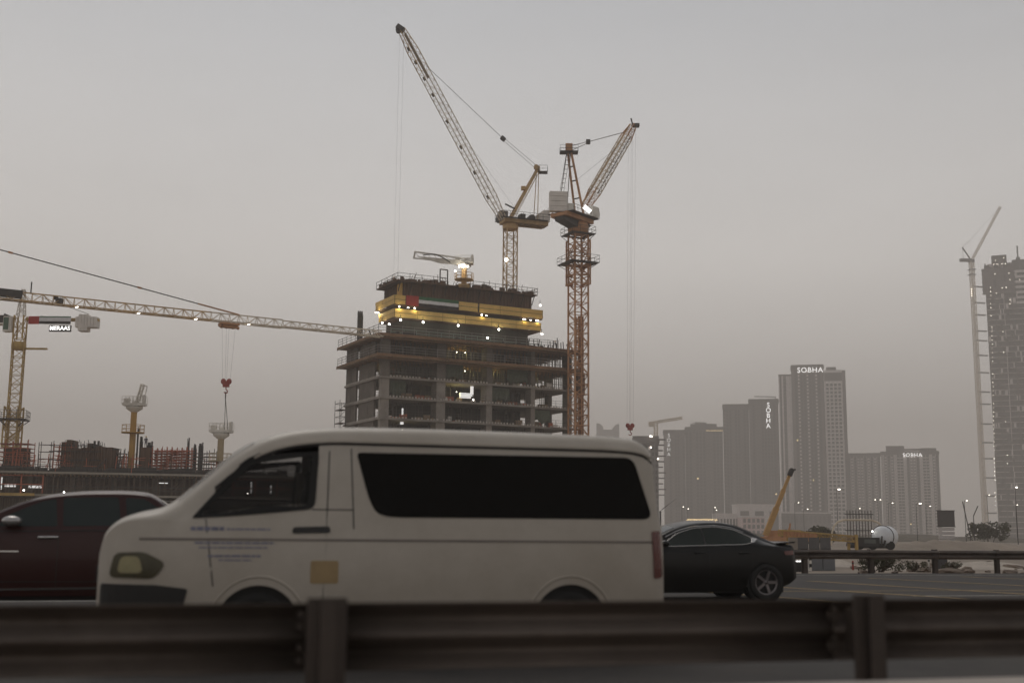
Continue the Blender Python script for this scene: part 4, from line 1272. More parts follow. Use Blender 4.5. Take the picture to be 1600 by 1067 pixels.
b = MB(); b.box((-5.6, -2.9, 0.82), (2.8, 2.9, 0.94), M2); b.prism([(-5.8, -0.7), (1.0, -1.6), (2.8, 0.0), (-6.0, 0.0)], -1.1, 1.1, M2, 'y'); b.part('deck_plate', M_steel_dk, c2, world=True)
b = MB()
for y in (-2.9, 2.9):
    for l in (0.6, 1.2): b.bar(M2 @ V((-5.6, y, 0.94 + l)), M2 @ V((2.8, y, 0.94 + l)), 0.06)
    for i in range(7): b.bar(M2 @ V((-5.6 + i * 1.4, y, 0.94)), M2 @ V((-5.6 + i * 1.4, y, 2.14)), 0.06)
b.part('deck_railing', M_scaf, c2, world=True)
# counterweight slabs stacked
MW = Matrix.Translation(M2 @ V((-5.9, 0.3, 0.0))) @ Matrix.Rotation(0.12, 4, 'Z')
for i in range(4):
    b = MB(); b.box((-1.65, -0.55, 1.0 + i * 0.94), (1.65, 0.9, 1.88 + i * 0.94), MW); b.part('counterweight', M_cw, c2, world=True)
b = MB(); b.box((1.75, -0.3, 0.9), (2.9, 0.9, 2.6), MW); b.part('electrical_cabinet', M_white, c2, world=True)
b = MB(); b.prism([(0.2, 0.95), (2.2, 0.95), (2.6, 1.6), (2.2, 2.9), (0.2, 2.9)], -3.2, -1.9, M2, 'y'); b.part('cab', M_white, c2, world=True)
pnl = W(917.5, 327, YB - 3.2); b = MB(); b.cbox(pnl, (1.75, 0.12, 0.85), rz=-0.35, ry=0.75); b.part('lit_panel', M_sign, c2, world=True)
a2 = W(889, 233, YB - 2.0)
for s_ in (-1, 1):
    b = MB(); b.bar(C2 + s2 * s_ * 1.0 + h2 * (0.6) + V((0, 0, 1.7)), a2 + s2 * s_ * 0.35, 0.4, 0.36); b.part('a_frame_leg', M_crane_o, c2, world=True)
    b = MB(); b.bar(M2 @ V((-5.0, s_ * 1.0, 1.0)), a2 + s2 * s_ * 0.4, 0.14); b.part('back_stay', M_scaf, c2, world=True)
b = MB()
for i in range(14):
    f = (i + 0.5) / 14; p = (M2 @ V((-5.0, 1.0, 1.0))).lerp(a2, f); b.bar(p - V((0.35, 0, 0)), p + V((0.35, 0, 0)), 0.08)
for dx in (-.35, .35): b.bar((M2 @ V((-5.0, 1.0, 1.0))) + V((dx, 0, 0)), a2 + V((dx, 0, 0)), 0.07)
for f in (0.3, 0.55, 0.75): b.bar((C2 + s2 + h2 * .6 + V((0, 0, 1.7))).lerp(a2 + s2 * .35, f), (C2 - s2 + h2 * .6 + V((0, 0, 1.7))).lerp(a2 - s2 * .35, f), 0.2)
b.part('a_frame_ladder', M_scaf, c2, world=True)
b = MB(); b.cbox(a2 + V((0, 0, 0.2)), (1.3, 1.0, 1.5)); b.part('mast_head', M_crane_o, c2, world=True)
b = MB(); c_ = a2 + V((0, 0, -0.7)); b.cbox(c_, (3.4, 2.2, 0.14))
for l in (0.6, 1.2):
    for y in (-1.1, 1.1): b.bar(c_ + V((-1.7, y, l)), c_ + V((1.7, y, l)), 0.05)
for dx in (-1.7, -.6, .6, 1.7): b.bar(c_ + V((dx, -1.1, 0)), c_ + V((dx, -1.1, 1.2)), 0.05); b.bar(c_ + V((dx, 1.1, 0)), c_ + V((dx, 1.1, 1.2)), 0.05)
b.part('head_platform', M_steel_dk, c2, world=True)
k0 = C2 + h2 * 2.6 + V((0, 0, 1.9)); k1 = W(989, 197, YB + 17)
k0 = W(916, 322, YB + 2)
for i in range(6):
    p = k0.lerp(k1, i / 6); q = k0.lerp(k1, (i + 1) / 6)
    b = MB(); wA = 1.75 if i else 1.1; wB = 1.75 if i < 5 else 1.0
    lattice(b, p, q, wA, wA, 4, 0.15, 0.06, alt=i % 2, wd1=wB, ht1=wB)
    b.part('jib_section', M_jib if 0 < i < 5 else M_crane_o, c2, world=True)
b = MB(); b.bar(k0 + V((-0.75, 0, 0.45)), k1 + V((-0.6, 0, 0.4)), 0.42, 0.12); b.part('jib_walkway', M_crane_y, c2, world=True)
b = MB()
for i in range(12): p = k0.lerp(k1, 0.2 + i * 0.06); b.cbox(p + V((0.5, 0, -0.5)), (0.8, 0.8, 0.14), ry=-1.0)
b.part('jib_step', M_steel_dk, c2, world=True)
b = MB(); b.cbox(k1 + V((0.5, 0, 0.1)), (1.6, 1.2, 0.6)); b.bar(k1, k1 + V((-0.4, 0, 1.6)), 0.25); b.part('jib_head', M_steel_dk, c2, world=True)
blk2 = W(919, 222, YB + 3); tt2 = W(975, 207, YB + 14)
rope(c2, [blk2, tt2], 0.07, 'pendant'); rope(c2, [a2 + V((0.5, 0, 0.6)), blk2 + V((0, 0, .1))], 0.06, 'luffing_rope'); rope(c2, [a2 + V((0.5, 0, -0.3)), blk2 - V((0, 0, .2))], 0.06, 'luffing_rope')
b = MB(); b.cbox(blk2, (0.8, 0.8, 0.8)); b.part('equaliser_block', M_steel_dk, c2, world=True)
rope(c2, [k0.lerp(k1, .78), C2 + V((0, 0, 9.5))], 0.025, 'hoist_rope')
hk = W(984.5, 668, YB + 17)
for dx in (-0.75, -0.15, 0.15, 0.75): rope(c2, [V((k1.x + dx * 1.0 - 0.2, k1.y, k1.z)), V((hk.x + dx * 0.8, k1.y, hk.z + 0.6))], 0.014, 'hoist_rope')
hook_block(c2, V((hk.x, k1.y, hk.z + 0.3)), M_red, 1.0)

# --- concrete placing booms
def placing_boom(label, P, zb, poleh, r, head, m=M_pole, folded=None, unit=0.8):
    o_ = thing('placing_boom', label, 'placing boom', (P.x, P.y, zb), 0, 'concrete placing booms on columns')
    b = MB(); b.tube((0, 0, 0), (0, 0, poleh), r, 14); b.cbox((0, 0, 0.15), (r * 4, r * 4, 0.3)); b.part('pole', m, o_)
    k = unit
    b = MB(); b.lathe([(2.2 * k, poleh * head), (2.2 * k, poleh * head + 0.15)], None, 14)
    for i in range(10):
        a = 2 * PI * i / 10; x, y = 2.15 * k * math.cos(a), 2.15 * k * math.sin(a)
        b.bar((x, y, poleh * head), (x, y, poleh * head + 1.25), 0.08); x2, y2 = 2.15 * k * math.cos(a + 2 * PI / 10), 2.15 * k * math.sin(a + 2 * PI / 10)
        for l in (0.65, 1.25): b.bar((x, y, poleh * head + l), (x2, y2, poleh * head + l), 0.07)
    b.part('service_platform', m, o_)
    b = MB(); z = poleh
    b.lathe([(r, z), (1.6 * k, z + 0.7 * k), (1.6 * k, z + 1.1 * k)], None, 14); b.cbox((0, 0, z + 1.5 * k), (4.2 * k, 2.4 * k, 0.5 * k))
    b.part('turntable', M_white, o_)
    b = MB(); b.cbox((-1.5 * k, 0, z + 2.2 * k), (1.0 * k, 1.3 * k, 0.9 * k)); b.cbox((0.1 * k, 0.2, z + 2.0 * k), (1.0 * k, 1.0 * k, 0.5 * k)); b.cbox((1.8 * k, 0, z + 2.5 * k), (0.45 * k, 1.2 * k, 1.7 * k))
    b.cbox((-.6 * k, .3, z + 1.2 * k), (.5 * k, .6 * k, .5 * k)); b.cbox((1.1 * k, .3, z + 1.2 * k), (.6 * k, .6 * k, .5 * k))
    for i in range(7):
        for y in (-1.25 * k, 1.25 * k): b.bar(((-2.1 + i * .7) * k, y, z + 1.7 * k), ((-2.1 + i * .7) * k, y, z + 3.0 * k), 0.07)
    for y in (-1.25 * k, 1.25 * k):
        for l in (2.35, 3.0): b.bar((-2.1 * k, y, z + l * k), (2.1 * k, y, z + l * k), 0.07)
    b.part('boom_machinery', M_white, o_)
    return o_
YP = 186.0
pb = placing_boom('placing boom with short raised arm on an ochre column above the maroon SUV', G(198, YP), 9.5, W(198, 644, YP).z - 9.5, 0.47, 0.67)
zz = W(198, 644, YP).z - 9.5
b = MB(); lattice(b, (0.5, 0, zz + 1.8), (1.1, 0, zz + 4.4), 0.45, 0.45, 4, 0.14, 0.08, up=(1, 0, 0)); b.bar((1.1, 0, zz + 4.4), (1.8, 0, zz + 4.0), 0.16); b.bar((1.8, 0, zz + 4.0), (1.4, 0, zz + 1.9), 0.1); b.part('boom_arm', M_white, pb)
pb2 = placing_boom('placing boom without arm under the crane hook, just left of the van roof', G(338, YP), 9.5, W(340, 686, YP).z - 9.5, 0.5, 0.40, mat('pump_pole_pale', (0.42, 0.33, 0.2), 0.6, var=0.15))
pbz = W(725, 441, 216)
RM = Matrix.Rotation(BE, 3, 'Z')
pb3 = placing_boom('white placing boom folded level on a lamp-lit column atop the concrete block', V((pbz.x, 216, 0)), 46.0, W(725, 421, 216).z - 46.0, 0.5, 0.36, M_crane_y)
zz = W(725, 421, 216).z - 46.0
b = MB()
arm = [(-8.6, -1.0, zz + 2.6), (1.2, 0, zz + 2.1)]
b.bar((-9.0, -1.4, zz + 2.9), (1.0, 0, zz + 1.9), 0.25); b.bar((-9.0, -1.4, zz + 1.7), (1.0, 0, zz + 1.0), 0.22)
b.bar((-9.2, -1.4, zz + 1.6), (-9.0, -1.4, zz + 3.0), 0.3)
for i in range(9): 
    f = i / 9; b.bar((-9 + 10 * f, -1.4 + 1.4 * f, zz + 2.9 - f), (-8 + 10 * f, -1.2 + 1.4 * f, zz + 1.7 - .7 * f), 0.08)
b.part('boom_arm', M_white, pb3)
b = MB(); b.prism([(-4.5, zz + 0.9), (-0.5, zz + 0.6), (-0.5, zz + 1.5), (-8.8, zz + 2.2)], -1.0, -0.8, None, 'y'); b.part('boom_arm', M_white, pb3)
b = MB(); pts = [V((-7.5 + 0.5 * i, -1.3, zz + 2.3 + 0.35 * math.sin(i / 9 * PI) - 0.012 * i * i)) for i in range(11)]; b.path(pts, 0.1, 6); b.part('delivery_hose', M_rubber, pb3)
for x, y, z in ((-0.9, -0.8, 0.35), (0.7, -0.9, 0.35), (-1.6, -1.0, -0.55)):
    b = MB(); b.sphere((x, y, zz + z), 0.19, 6); b.part('flood_lamp', M_lamp, pb3)
l = bpy.data.lights.new('flood_light', 'POINT'); l.energy = 120; l.color = (1, .93, .75); l.shadow_soft_size = 0.3
o_ = bpy.data.objects.new('flood_light', l); COL.objects.link(o_); o_.parent = pb3; o_.location = (-0.2, -1.5, zz + 0.3)

# --- hammerhead crane jib crossing from the left
jA = W(0, 467, 165); 
zj = jA.z
dJ = V((55, 34, 0)).normalized()
P0 = V((jA.x, jA.y, zj)) - dJ * 16
c3 = thing('tower_crane', 'tower crane whose long level jib crosses from the left edge to the concrete block', 'tower crane', (P0.x, P0.y, 0))
mast(c3, 0, zj - 1.0, 2.0, M_crane_g, 0.3, 3, 5.2)
b = MB(); b.lathe([(1.4, zj - 1.2), (1.5, zj - 0.3)], None, 14); b.part('slewing_ring', M_crane_g, c3)
Lj = 0
for _ in range(300):
    q = P0 + dJ * Lj
    pr = CR.transposed() @ (q - V((0, 0, CAMZ)))
    if 800 + F * pr.x / -pr.z > 656: break
    Lj += 0.25
ns = int(Lj / 5.5)
for i in range(ns):
    p = P0 + dJ * (Lj * i / ns) + V((0, 0, 0.62)); q = P0 + dJ * (Lj * (i + 1) / ns) + V((0, 0, 0.62)); h_ = 1.25 if i < ns * 0.72 else 1.0
    b = MB(); lattice(b, p, q, 1.3, h_, 4, 0.17, 0.075, tri=True, alt=0); b.part('jib_section', M_jib if i > ns * .55 else M_crane_y, c3, world=True)
ap = V((P0.x, P0.y, zj + 9.5)); b = MB(); lattice(b, (0, 0, zj), (0, 0, zj + 9.5), 1.4, 1.4, 5, 0.2, 0.1, up=(0, 1, 0), wd1=0.4, ht1=0.4); b.part('cathead', M_crane_g, c3)
cj = [P0 - dJ * 14, P0]; b = MB(); lattice(b, cj[0] + V((0, 0, .5)), cj[1] + V((0, 0, .5)), 1.3, 1.0, 8, 0.17, 0.08); b.part('counter_jib', M_crane_g, c3, world=True)
b = MB(); b.cbox(P0 - dJ * 13 + V((0, 0, -0.8)), (2.2, 2.0, 2.6), rz=math.atan2(dJ.y, dJ.x)); b.part('counterweight', M_cw, c3, world=True)
def onjib(px):
    L = 0
    while L < Lj:
        q = P0 + dJ * L; pr = CR.transposed() @ (q - V((0, 0, CAMZ)))
        if 800 + F * pr.x / -pr.z > px: return q
        L += 0.1
    return q
tj = onjib(373) + V((0, 0, 1.3)); rope(c3, [ap, tj], 0.085, 'tie_bar', M_steel_dk)
b = MB(); b.bar(tj, tj.lerp(ap, 0.13), 0.2)
for f in (0.3, 0.66, 0.93): b.bar(ap.lerp(tj, 1 - f), ap.lerp(tj, 1 - f - 0.012), 0.25)
b.part('tie_joint', M_crane_o, c3, world=True); rope(c3, [ap, P0 - dJ * 13 + V((0, 0, 1))], 0.08, 'tie_bar', M_steel_dk)
b = MB(); q = onjib(14) + V((0, 0, 0.9)); b.cbox(q, (3.3, 0.9, 1.1), rz=math.atan2(dJ.y, dJ.x)); b.part('winch_cover', M_steel_dk, c3, world=True)
b = MB(); q = onjib(47) + V((0, 0, 1.2)); b.bar(q, q + V((0, 0, 1.7)), 0.14); b.part('jib_mast_light', M_steel_dk, c3, world=True)
b = MB(); q = onjib(92) + V((0, 0, 0.6)); b.cbox(q, (0.8, 0.8, 0.7)); b.cbox(q + V((-0.5, 0, 0.4)), (0.5, 0.5, 0.5)); b.part('trolley_winch', M_steel_dk, c3, world=True)
for px in (122, 218, 307, 390):
    b = MB(); q = onjib(px); b.cbox(q + V((0, -0.6, -0.15)), (0.42, 0.2, 0.07), rz=0.4, ry=-0.3); b.part('jib_lamp', M_lamp, c3, world=True)
q = onjib(357)
b = MB(); b.cbox(q + V((0, 0, -0.35)), (2.9, 1.6, 0.3), rz=math.atan2(dJ.y, dJ.x))
for dx in (-1.3, -.5, .5, 1.3): b.tube(q + dJ * dx + V((0, -.6, -0.7)), q + dJ * dx + V((0, .6, -0.7)), 0.28, 10)
b.cbox(q + V((0, 0, -0.75)), (2.3, 1.2, 0.3), rz=math.atan2(dJ.y, dJ.x)); b.part('trolley', M_crane_o, c3, world=True)
hz = W(355, 597, q.y).z; H = V((q.x, q.y, hz))
for dx in (-1.05, -0.35, 0.05, 1.05): rope(c3, [q + dJ * dx + V((0, 0, -0.9)), V((H.x + dx * 0.55, H.y, hz + 0.4))], 0.013, 'hoist_rope')
hook_block(c3, H, M_red, 0.95)
pt = W(355, 656, YP)
rope(c3, [H + V((0, 0, -1.5)), H + V((0, 0, -2.5))], 0.1, 'sling_link')
for dx in (-0.15, 0.5): rope(c3, [H + V((0, 0, -2.4)), pt + V((dx - .2, 0, -2.5))], 0.045, 'sling')

# --- crane with the lit sign
YM = 192.0
mp = G(32, YM, W(32, 505, YM).z); zt4 = mp.z
c4 = thing('tower_crane', 'ochre tower crane at far left with a lit MERAAS sign under its counter-jib', 'tower crane', (mp.x, mp.y, 0))
mast(c4, 9.5, zt4 - 2.6, 1.75, M_crane_g, 0.25, 3, 4.2, 0.19, 0.09)
collar(c4, W(20, 655, YM).z, 1.8, M_crane_g, True, 1.3, 1.3, 0.25)
b = MB(); lattice(b, (0, 0, W(20, 655, YM).z - 4.5), (0, 0, W(20, 655, YM).z + 2), 2.2, 2.2, 4, 0.2, 0.12, up=(0, 1, 0)); b.part('climbing_frame', M_crane_g, c4)
b = MB(); b.lathe([(0.9, zt4 - 4.4), (1.15, zt4 - 4.1), (1.15, zt4 - 3.4), (0.9, zt4 - 3.1)], None, 16); b.part('slewing_ring', M_crane_g, c4)
b = MB(); b.box((0.8, -0.3, zt4 - 4.3), (4.6, 0.3, zt4 - 4.05)); b.part('access_arm', M_crane_g, c4)
b = MB(); lattice(b, (0, 0, zt4 - 2.6), (0, 0, zt4 + 1.2), 1.5, 1.5, 2, 0.2, 0.1, up=(0, 1, 0)); b.part('slewing_tower', M_crane_g, c4)
b = MB(); lattice(b, (0, 0, zt4 + 1.2), (0.1, 0, W(35, 452, YM).z), 1.1, 1.1, 5, 0.14, 0.08, up=(0, 1, 0), wd1=0.4, ht1=0.4); b.part('cathead', M_white, c4)
b = MB(); b.box((-2.2, -1.5, zt4 - 1.6), (-0.9, -0.2, zt4 + 0.9)); b.part('cab', M_white, c4)
b = MB(); b.box((-2.12, -1.53, zt4 - 1.3), (-1.3, -1.51, zt4 + 0.7)); b.part('cab_window', mat('green_glass', (0.05, 0.12, 0.07), 0.2), c4)
b = MB(); b.box((0.7, 0.2, zt4 + 0.55), (12.4, 1.3, zt4 + 0.95)); b.part('counter_jib', M_crane_g, c4)
for i in range(7):
    b = MB(); zlo = zt4 - 1.0 if i < 6 else zt4 - 0.8
    b.box((8.9 + i * 0.5, -0.1, zt4 - (0.55 if i not in (1, 2, 3) else 1.15)), (9.36 + i * 0.5, 1.6, zt4 + 1.15 + (0.4 if 0 < i < 4 else 0))); b.part('counterweight', M_cw, c4)
b = MB(); lattice(b, (-18, 0, zt4 + 0.3), (-1.0, 0, zt4 + 0.3), 1.2, 1.1, 12, 0.15, 0.08); b.part('jib_section', M_jib, c4)
b = MB(); b.box((-6.5, -0.7, zt4 + 0.1), (-2.6, 0.5, zt4 + 1.2)); b.cbox((-1.9, 0, zt4 + 0.9), (1.6, 1.0, 0.7), ry=0.4); b.part('winch_cover', M_steel_dk, c4)
rope(c4, [V((mp.x + .1, mp.y, W(35, 455, YM).z)), V((mp.x + 11, mp.y, zt4 + 1.6))], 0.04, 'tie_bar'); rope(c4, [V((mp.x + .1, mp.y, W(35, 455, YM).z)), V((mp.x - 16, mp.y, zt4 + 1.0))], 0.04, 'tie_bar')
sg = MB(); sg.box((4.75, -0.15, zt4 - 1.35), (8.3, 0.1, zt4 - 0.28)); sgo = sg.part('sign_board', M_steel_dk, c4)
tm = text_mesh('MERAAS', 0.92, 0.03, 0.98, 0.012); tm.materials.append(M_sign)
o_ = link('sign_letters', tm, sgo, (6.52, -0.2, zt4 - 0.81)); o_.rotation_euler = (PI / 2, 0, 0)
fl2 = thing('flag_banner', 'red, green, white and black flag banner on the counter-jib above the MERAAS sign', 'flag', (mp.x + 1.3, mp.y - 0.15, zt4))
fl = fl2
fstrip('red_stripe', 0.0, 1.75, -0.15, 1.15, M_flag_r); fstrip('green_stripe', 1.76, 6.9, 0.98, 1.17, M_flag_g)
fstrip('white_stripe', 1.76, 6.9, 0.35, 0.97, M_flag_w); fstrip('black_stripe', 1.76, 6.9, -0.12, 0.34, M_flag_k)

# ------------------------------------------------------------------ podium at the left
random.seed(21)
PA = G(-60, 176); PD = (G(620, 192) - PA); PL = PD.length; PR = math.atan2(PD.y, PD.x)
zt = 9.75
pod = thing('podium_structure', 'long low concrete podium under construction behind the maroon SUV, with light slab edges and props', 'building', PA, PR)
for z in (9.75, 6.45, 3.0):
    b = MB(); b.box((0, 0, z - 0.35), (PL, 26, z)); b.part('floor_slab', M_concrete, pod)
    b = MB(); b.box((0, -0.12, z - 0.30), (PL, -0.01, z - 0.02)); b.part('edge_board', mat('pale_edge', (0.36, 0.32, 0.27), 0.8), pod)
b = MB(); b.box((0, -0.5, 6.1), (9.5, -0.13, 6.5)); b.part('yellow_beam', M_crane_g, pod)
b = MB()
for i in range(int(PL / 0.9)):
    for y in (0.5, 2.4, 4.6):
        x = i * 0.9 + random.uniform(-.2, .2)
        b.bar((x, y, 6.45), (x + random.uniform(-.15, .15), y, 9.4), 0.1); b.bar((x, y, 3.0), (x, y, 6.1), 0.1)
        if random.random() < 0.25: b.bar((x, y, 6.5 + random.random()), (x + 1.8, y, 7.5 + random.random() * 1.5), 0.08)
b.part('prop', mat('rusty_prop', (0.17, 0.115, 0.08), 0.8, var=0.4), pod, stuff=True)
b = MB()
for i in range(int(PL / 0.55)): b.box((i * 0.55, -0.6, zt - 0.62), (i * 0.55 + 0.12, 3.0, zt - 0.42))
b.part('formwork_joist', MATS['joist_timber'], pod, stuff=True)
for i in range(int(PL / 6)):
    b = MB(); b.box((2 + i * 6, 3.0, 0), (2.7 + i * 6, 3.7, 9.3)); b.part('column', M_concrete_dk, pod)
b = MB(); b.box((0, 9, 0), (PL, 9.3, 9.3)); b.part('rear_wall', M_plydk, pod)
rail_run([(0, -0.6), (PL, -0.6)], 6.6, pod, levels=(0.5, 1.0), sp=3, r=0.08, m=M_scaf)
rail_run([(12, -0.3), (PL, -0.3)], 3.2, pod, levels=(0.6, 1.2, 1.8, 2.4), sp=3, r=0.09, m=MATS['pale_tube'])
rail_run([(0, -0.2), (PL * 0.75, -0.2)], 9.75, pod, levels=(0.5, 1.0), sp=2.4, r=0.05, m=M_scaf)
b = MB()
for x0, x1 in ((1.5, 10.5), (38, 48)):
    for z in (7.2, 8.5): b.bar((x0, 0.2, z + 0.6), (x1, 0.2, z + 0.6), 0.14)
    for i in range(4): b.bar((x0 + (x1 - x0) * i / 3, 0.2, 6.5), (x0 + (x1 - x0) * i / 3, 0.2, 9.3), 0.2)
b.part('orange_fence', M_orange_scaf, pod)
b = MB()
for x, z, w_, h_ in ((5.2, 7.4, 1.5, 0.4), (8.5, 7.3, 1.8, 0.4), (4.0, 7.0, 0.8, 1.8), (40.5, 7.0, 0.4, 1.8), (43.6, 7.0, 0.3, 1.3), (36.5, 8.9, 1.4, 0.2), (27, 8.3, 1.3, 0.12)): b.box((x, 0.6, z), (x + w_, 0.75, z + h_))
b.part('lit_opening', M_sign_dim, pod)
b = MB()
for x, z in ((8.0, 6.9), (13.6, 6.7), (2.6, 3.9), (6.9, 3.8), (40.2, 7.0)): b.sphere((x, -0.4, z), 0.13, 6)
b.part('work_lamp', M_lamp, pod, stuff=True)
b = MB()
for i in range(120):
    x = random.uniform(0, PL * .72); y = random.uniform(0.2, 3); h = random.uniform(0.15, 0.9)
    b.cbox((x, y, zt + h / 2), (random.uniform(0.3, 3.4), random.uniform(.3, .8), h))
for i in range(60):
    x = random.uniform(0, PL * .72); b.bar((x, 1, zt), (x + random.uniform(-.5, .5), 1, zt + random.uniform(0.7, 2.0)), 0.08)
b.part('site_clutter', M_steel_dk, pod, stuff=True)

b = MB(); b2 = MB()
for i in range(150):
    x = random.uniform(0, PL * .6); y = random.uniform(0.5, 9); h = random.uniform(0.8, 3.4)
    (b if i % 2 else b2).bar((x, y, zt), (x + random.uniform(-.3, .3), y, zt + h), random.uniform(.06, .14))
    if i % 3 == 0: b.bar((x, y, zt + h * .8), (x + random.uniform(1, 3), y, zt + h * random.uniform(.6, .9)), 0.08)
b.part('rusty_rebar', M_orange_scaf, pod, stuff=True); b2.part('rebar_bundle', M_plydk, pod, stuff=True)
PMt = lambda px, Y, z=zt, rz=0: Matrix.Translation(G(px, Y, z)) @ Matrix.Rotation(rz, 4, 'Z')
scaffold('red scaffold around the foot of the MERAAS sign crane', PMt(-6, 184), 4.6, 2.6, 4.4, 4, 7, M_orange_scaf, 'scaffolds on the podium roof')
scaffold('tall thin ladder-like scaffold standing alone between the red scaffold and the dark wall formwork', PMt(58, 184), 1.9, 0.9, 4.3, 1, 4, M_scaf, 'scaffolds on the podium roof', plank=False, brace=False)
scaffold('brown scaffold against the left end of the dark wall formwork', PMt(82, 184), 2.6, 2.0, 4.0, 3, 6, M_orange_scaf, 'scaffolds on the podium roof')
scaffold('low grey scaffold between the ochre placing-boom column and the dark wall formwork', PMt(180, 186), 1.3, 1.6, 3.2, 2, 6, M_scaf, 'scaffolds on the podium roof')
scaffold('wide red scaffold and beam frame right of the ochre placing-boom column', PMt(236, 186), 6.2, 2.4, 3.7, 8, 8, M_orange_scaf, 'scaffolds on the podium roof', plank=True)
scaffold('grey scaffold at the right end of the podium roof, beside the thick posts', PMt(299, 187), 3.4, 1.5, 3.4, 3, 6, M_scaf, 'scaffolds on the podium roof')
b = MB(); b.cbox((0, 0, 2.0), (1.6, 2.0, 6.0)); 
o_ = solo(MB().box((-1.9, -1.2, zt), (1.3, 1.2, zt + 3.9), Matrix.Translation(G(20, 186))), 'wall_formwork', M_plydk, 'dark formwork box inside the red scaffold at the far left', 'formwork', G(20, 186, zt))
# dark wall formwork
wf = thing('wall_formwork', 'large dark wall formwork box with uneven top, between scaffolds on the podium', 'formwork', G(93, 184, zt))
x = 0.0
for i, (wd, h) in enumerate(((0.8, 4.75), (0.75, 5.1), (0.9, 3.9), (0.9, 3.75), (0.95, 3.9), (0.7, 4.6), (0.75, 3.8), (0.6, 4.2), (0.95, 4.05), (1.15, 4.0))):
    b = MB(); b.box((x, 0, 0), (x + wd - 0.03, 3.2, h)); 
    for k in range(2): b.box((x + 0.1 + k * 0.35, -0.14, 0.1), (x + 0.2 + k * 0.35, -0.01, h - 0.1))
    b.part('formwork_panel', M_plydk, wf); x += wd * 0.92
b = MB()
for i in range(46):
    xx = random.uniform(0, x - 1.5); b.bar((xx, random.uniform(0, 3), 3), (xx + random.uniform(-.1, .1), 1, random.uniform(3.9, 5.2)), 0.06)
for z in (4.2, 3.3, 2.0): b.bar((-1.7, -0.3, z), (x * 0.8, -0.3, z), 0.12)
b.bar((5.4, -0.6, 0.2), (7.2, -0.6, 2.2), 0.14); b.bar((6.9, .2, 3.75), (8.9, .2, 3.68), 0.2)
for xx in (4.9, 5.5): b.bar((xx, 0.5, 3.2), (xx, 0.5, 5.0), 0.28)
b.part('starter_bar', M_steel_dk, wf, stuff=True)
# rebar wall and posts of the right-hand group
rb = thing('rebar_cage', 'rust-brown wall reinforcement cage inside the wide red scaffold', 'rebar cage', G(238, 188.5, zt))
b = MB()
for i in range(34): b.bar((i * 0.17 + random.uniform(-.03, .03), 0, 0), (i * 0.17 + random.uniform(-.2, .2), 0, 4.0 + random.uniform(-.1, .2)), 0.05)
for i in range(16):
    z = 0.2 + i * 0.24; b.bar((0, 0, z), (5.6, 0, z + random.uniform(-.25, .35)), 0.055)
b.part('bar_mesh', M_orange_scaf, rb, stuff=True)
for i in range(9):
    b = MB(); z = 0.4 + i * 0.42; b.bar((0.1, 0.2, z - .15), (5.4, 0.2, z + random.uniform(.1, .55)), 0.1, 0.16); b.part('timber_rail', M_plydk, rb)
for label, px, h, wd in (('tall thin pole just right of the ochre placing-boom column', 212, 7.4, 0.22), ('stub column with rebar second from the ochre placing-boom column', 218, 5.9, 0.42),
                         ('thick dark column with a ragged head at the left end of the red frame', 232, 5.2, 0.8), ('thin dark post at the right end of the red frame', 292, 5.8, 0.30),
                         ('dark post between the red frame and the thickest post', 302.5, 4.9, 0.40), ('thickest dark post, nearest the van windscreen, at the right end of the podium roof', 312, 5.2, 0.62)):
    P = G(px, 187.5, zt)
    o_ = thing('column', label, 'column', P, 0, 'unfinished columns on the podium roof')
    b = MB(); b.cbox((0, 0, h * 0.44), (wd, wd, h * 0.88)); b.part('column_shaft', M_steel_dk, o_)
    b = MB()
    for dx in (-1, 0, 1): b.bar((dx * wd * 0.35, 0, h * 0.85), (dx * wd * 0.35 + random.uniform(-.06, .06), 0, h * random.uniform(.95, 1.02)), max(0.09, wd * 0.28))
    b.part('starter_bar', M_steel_dk, o_)

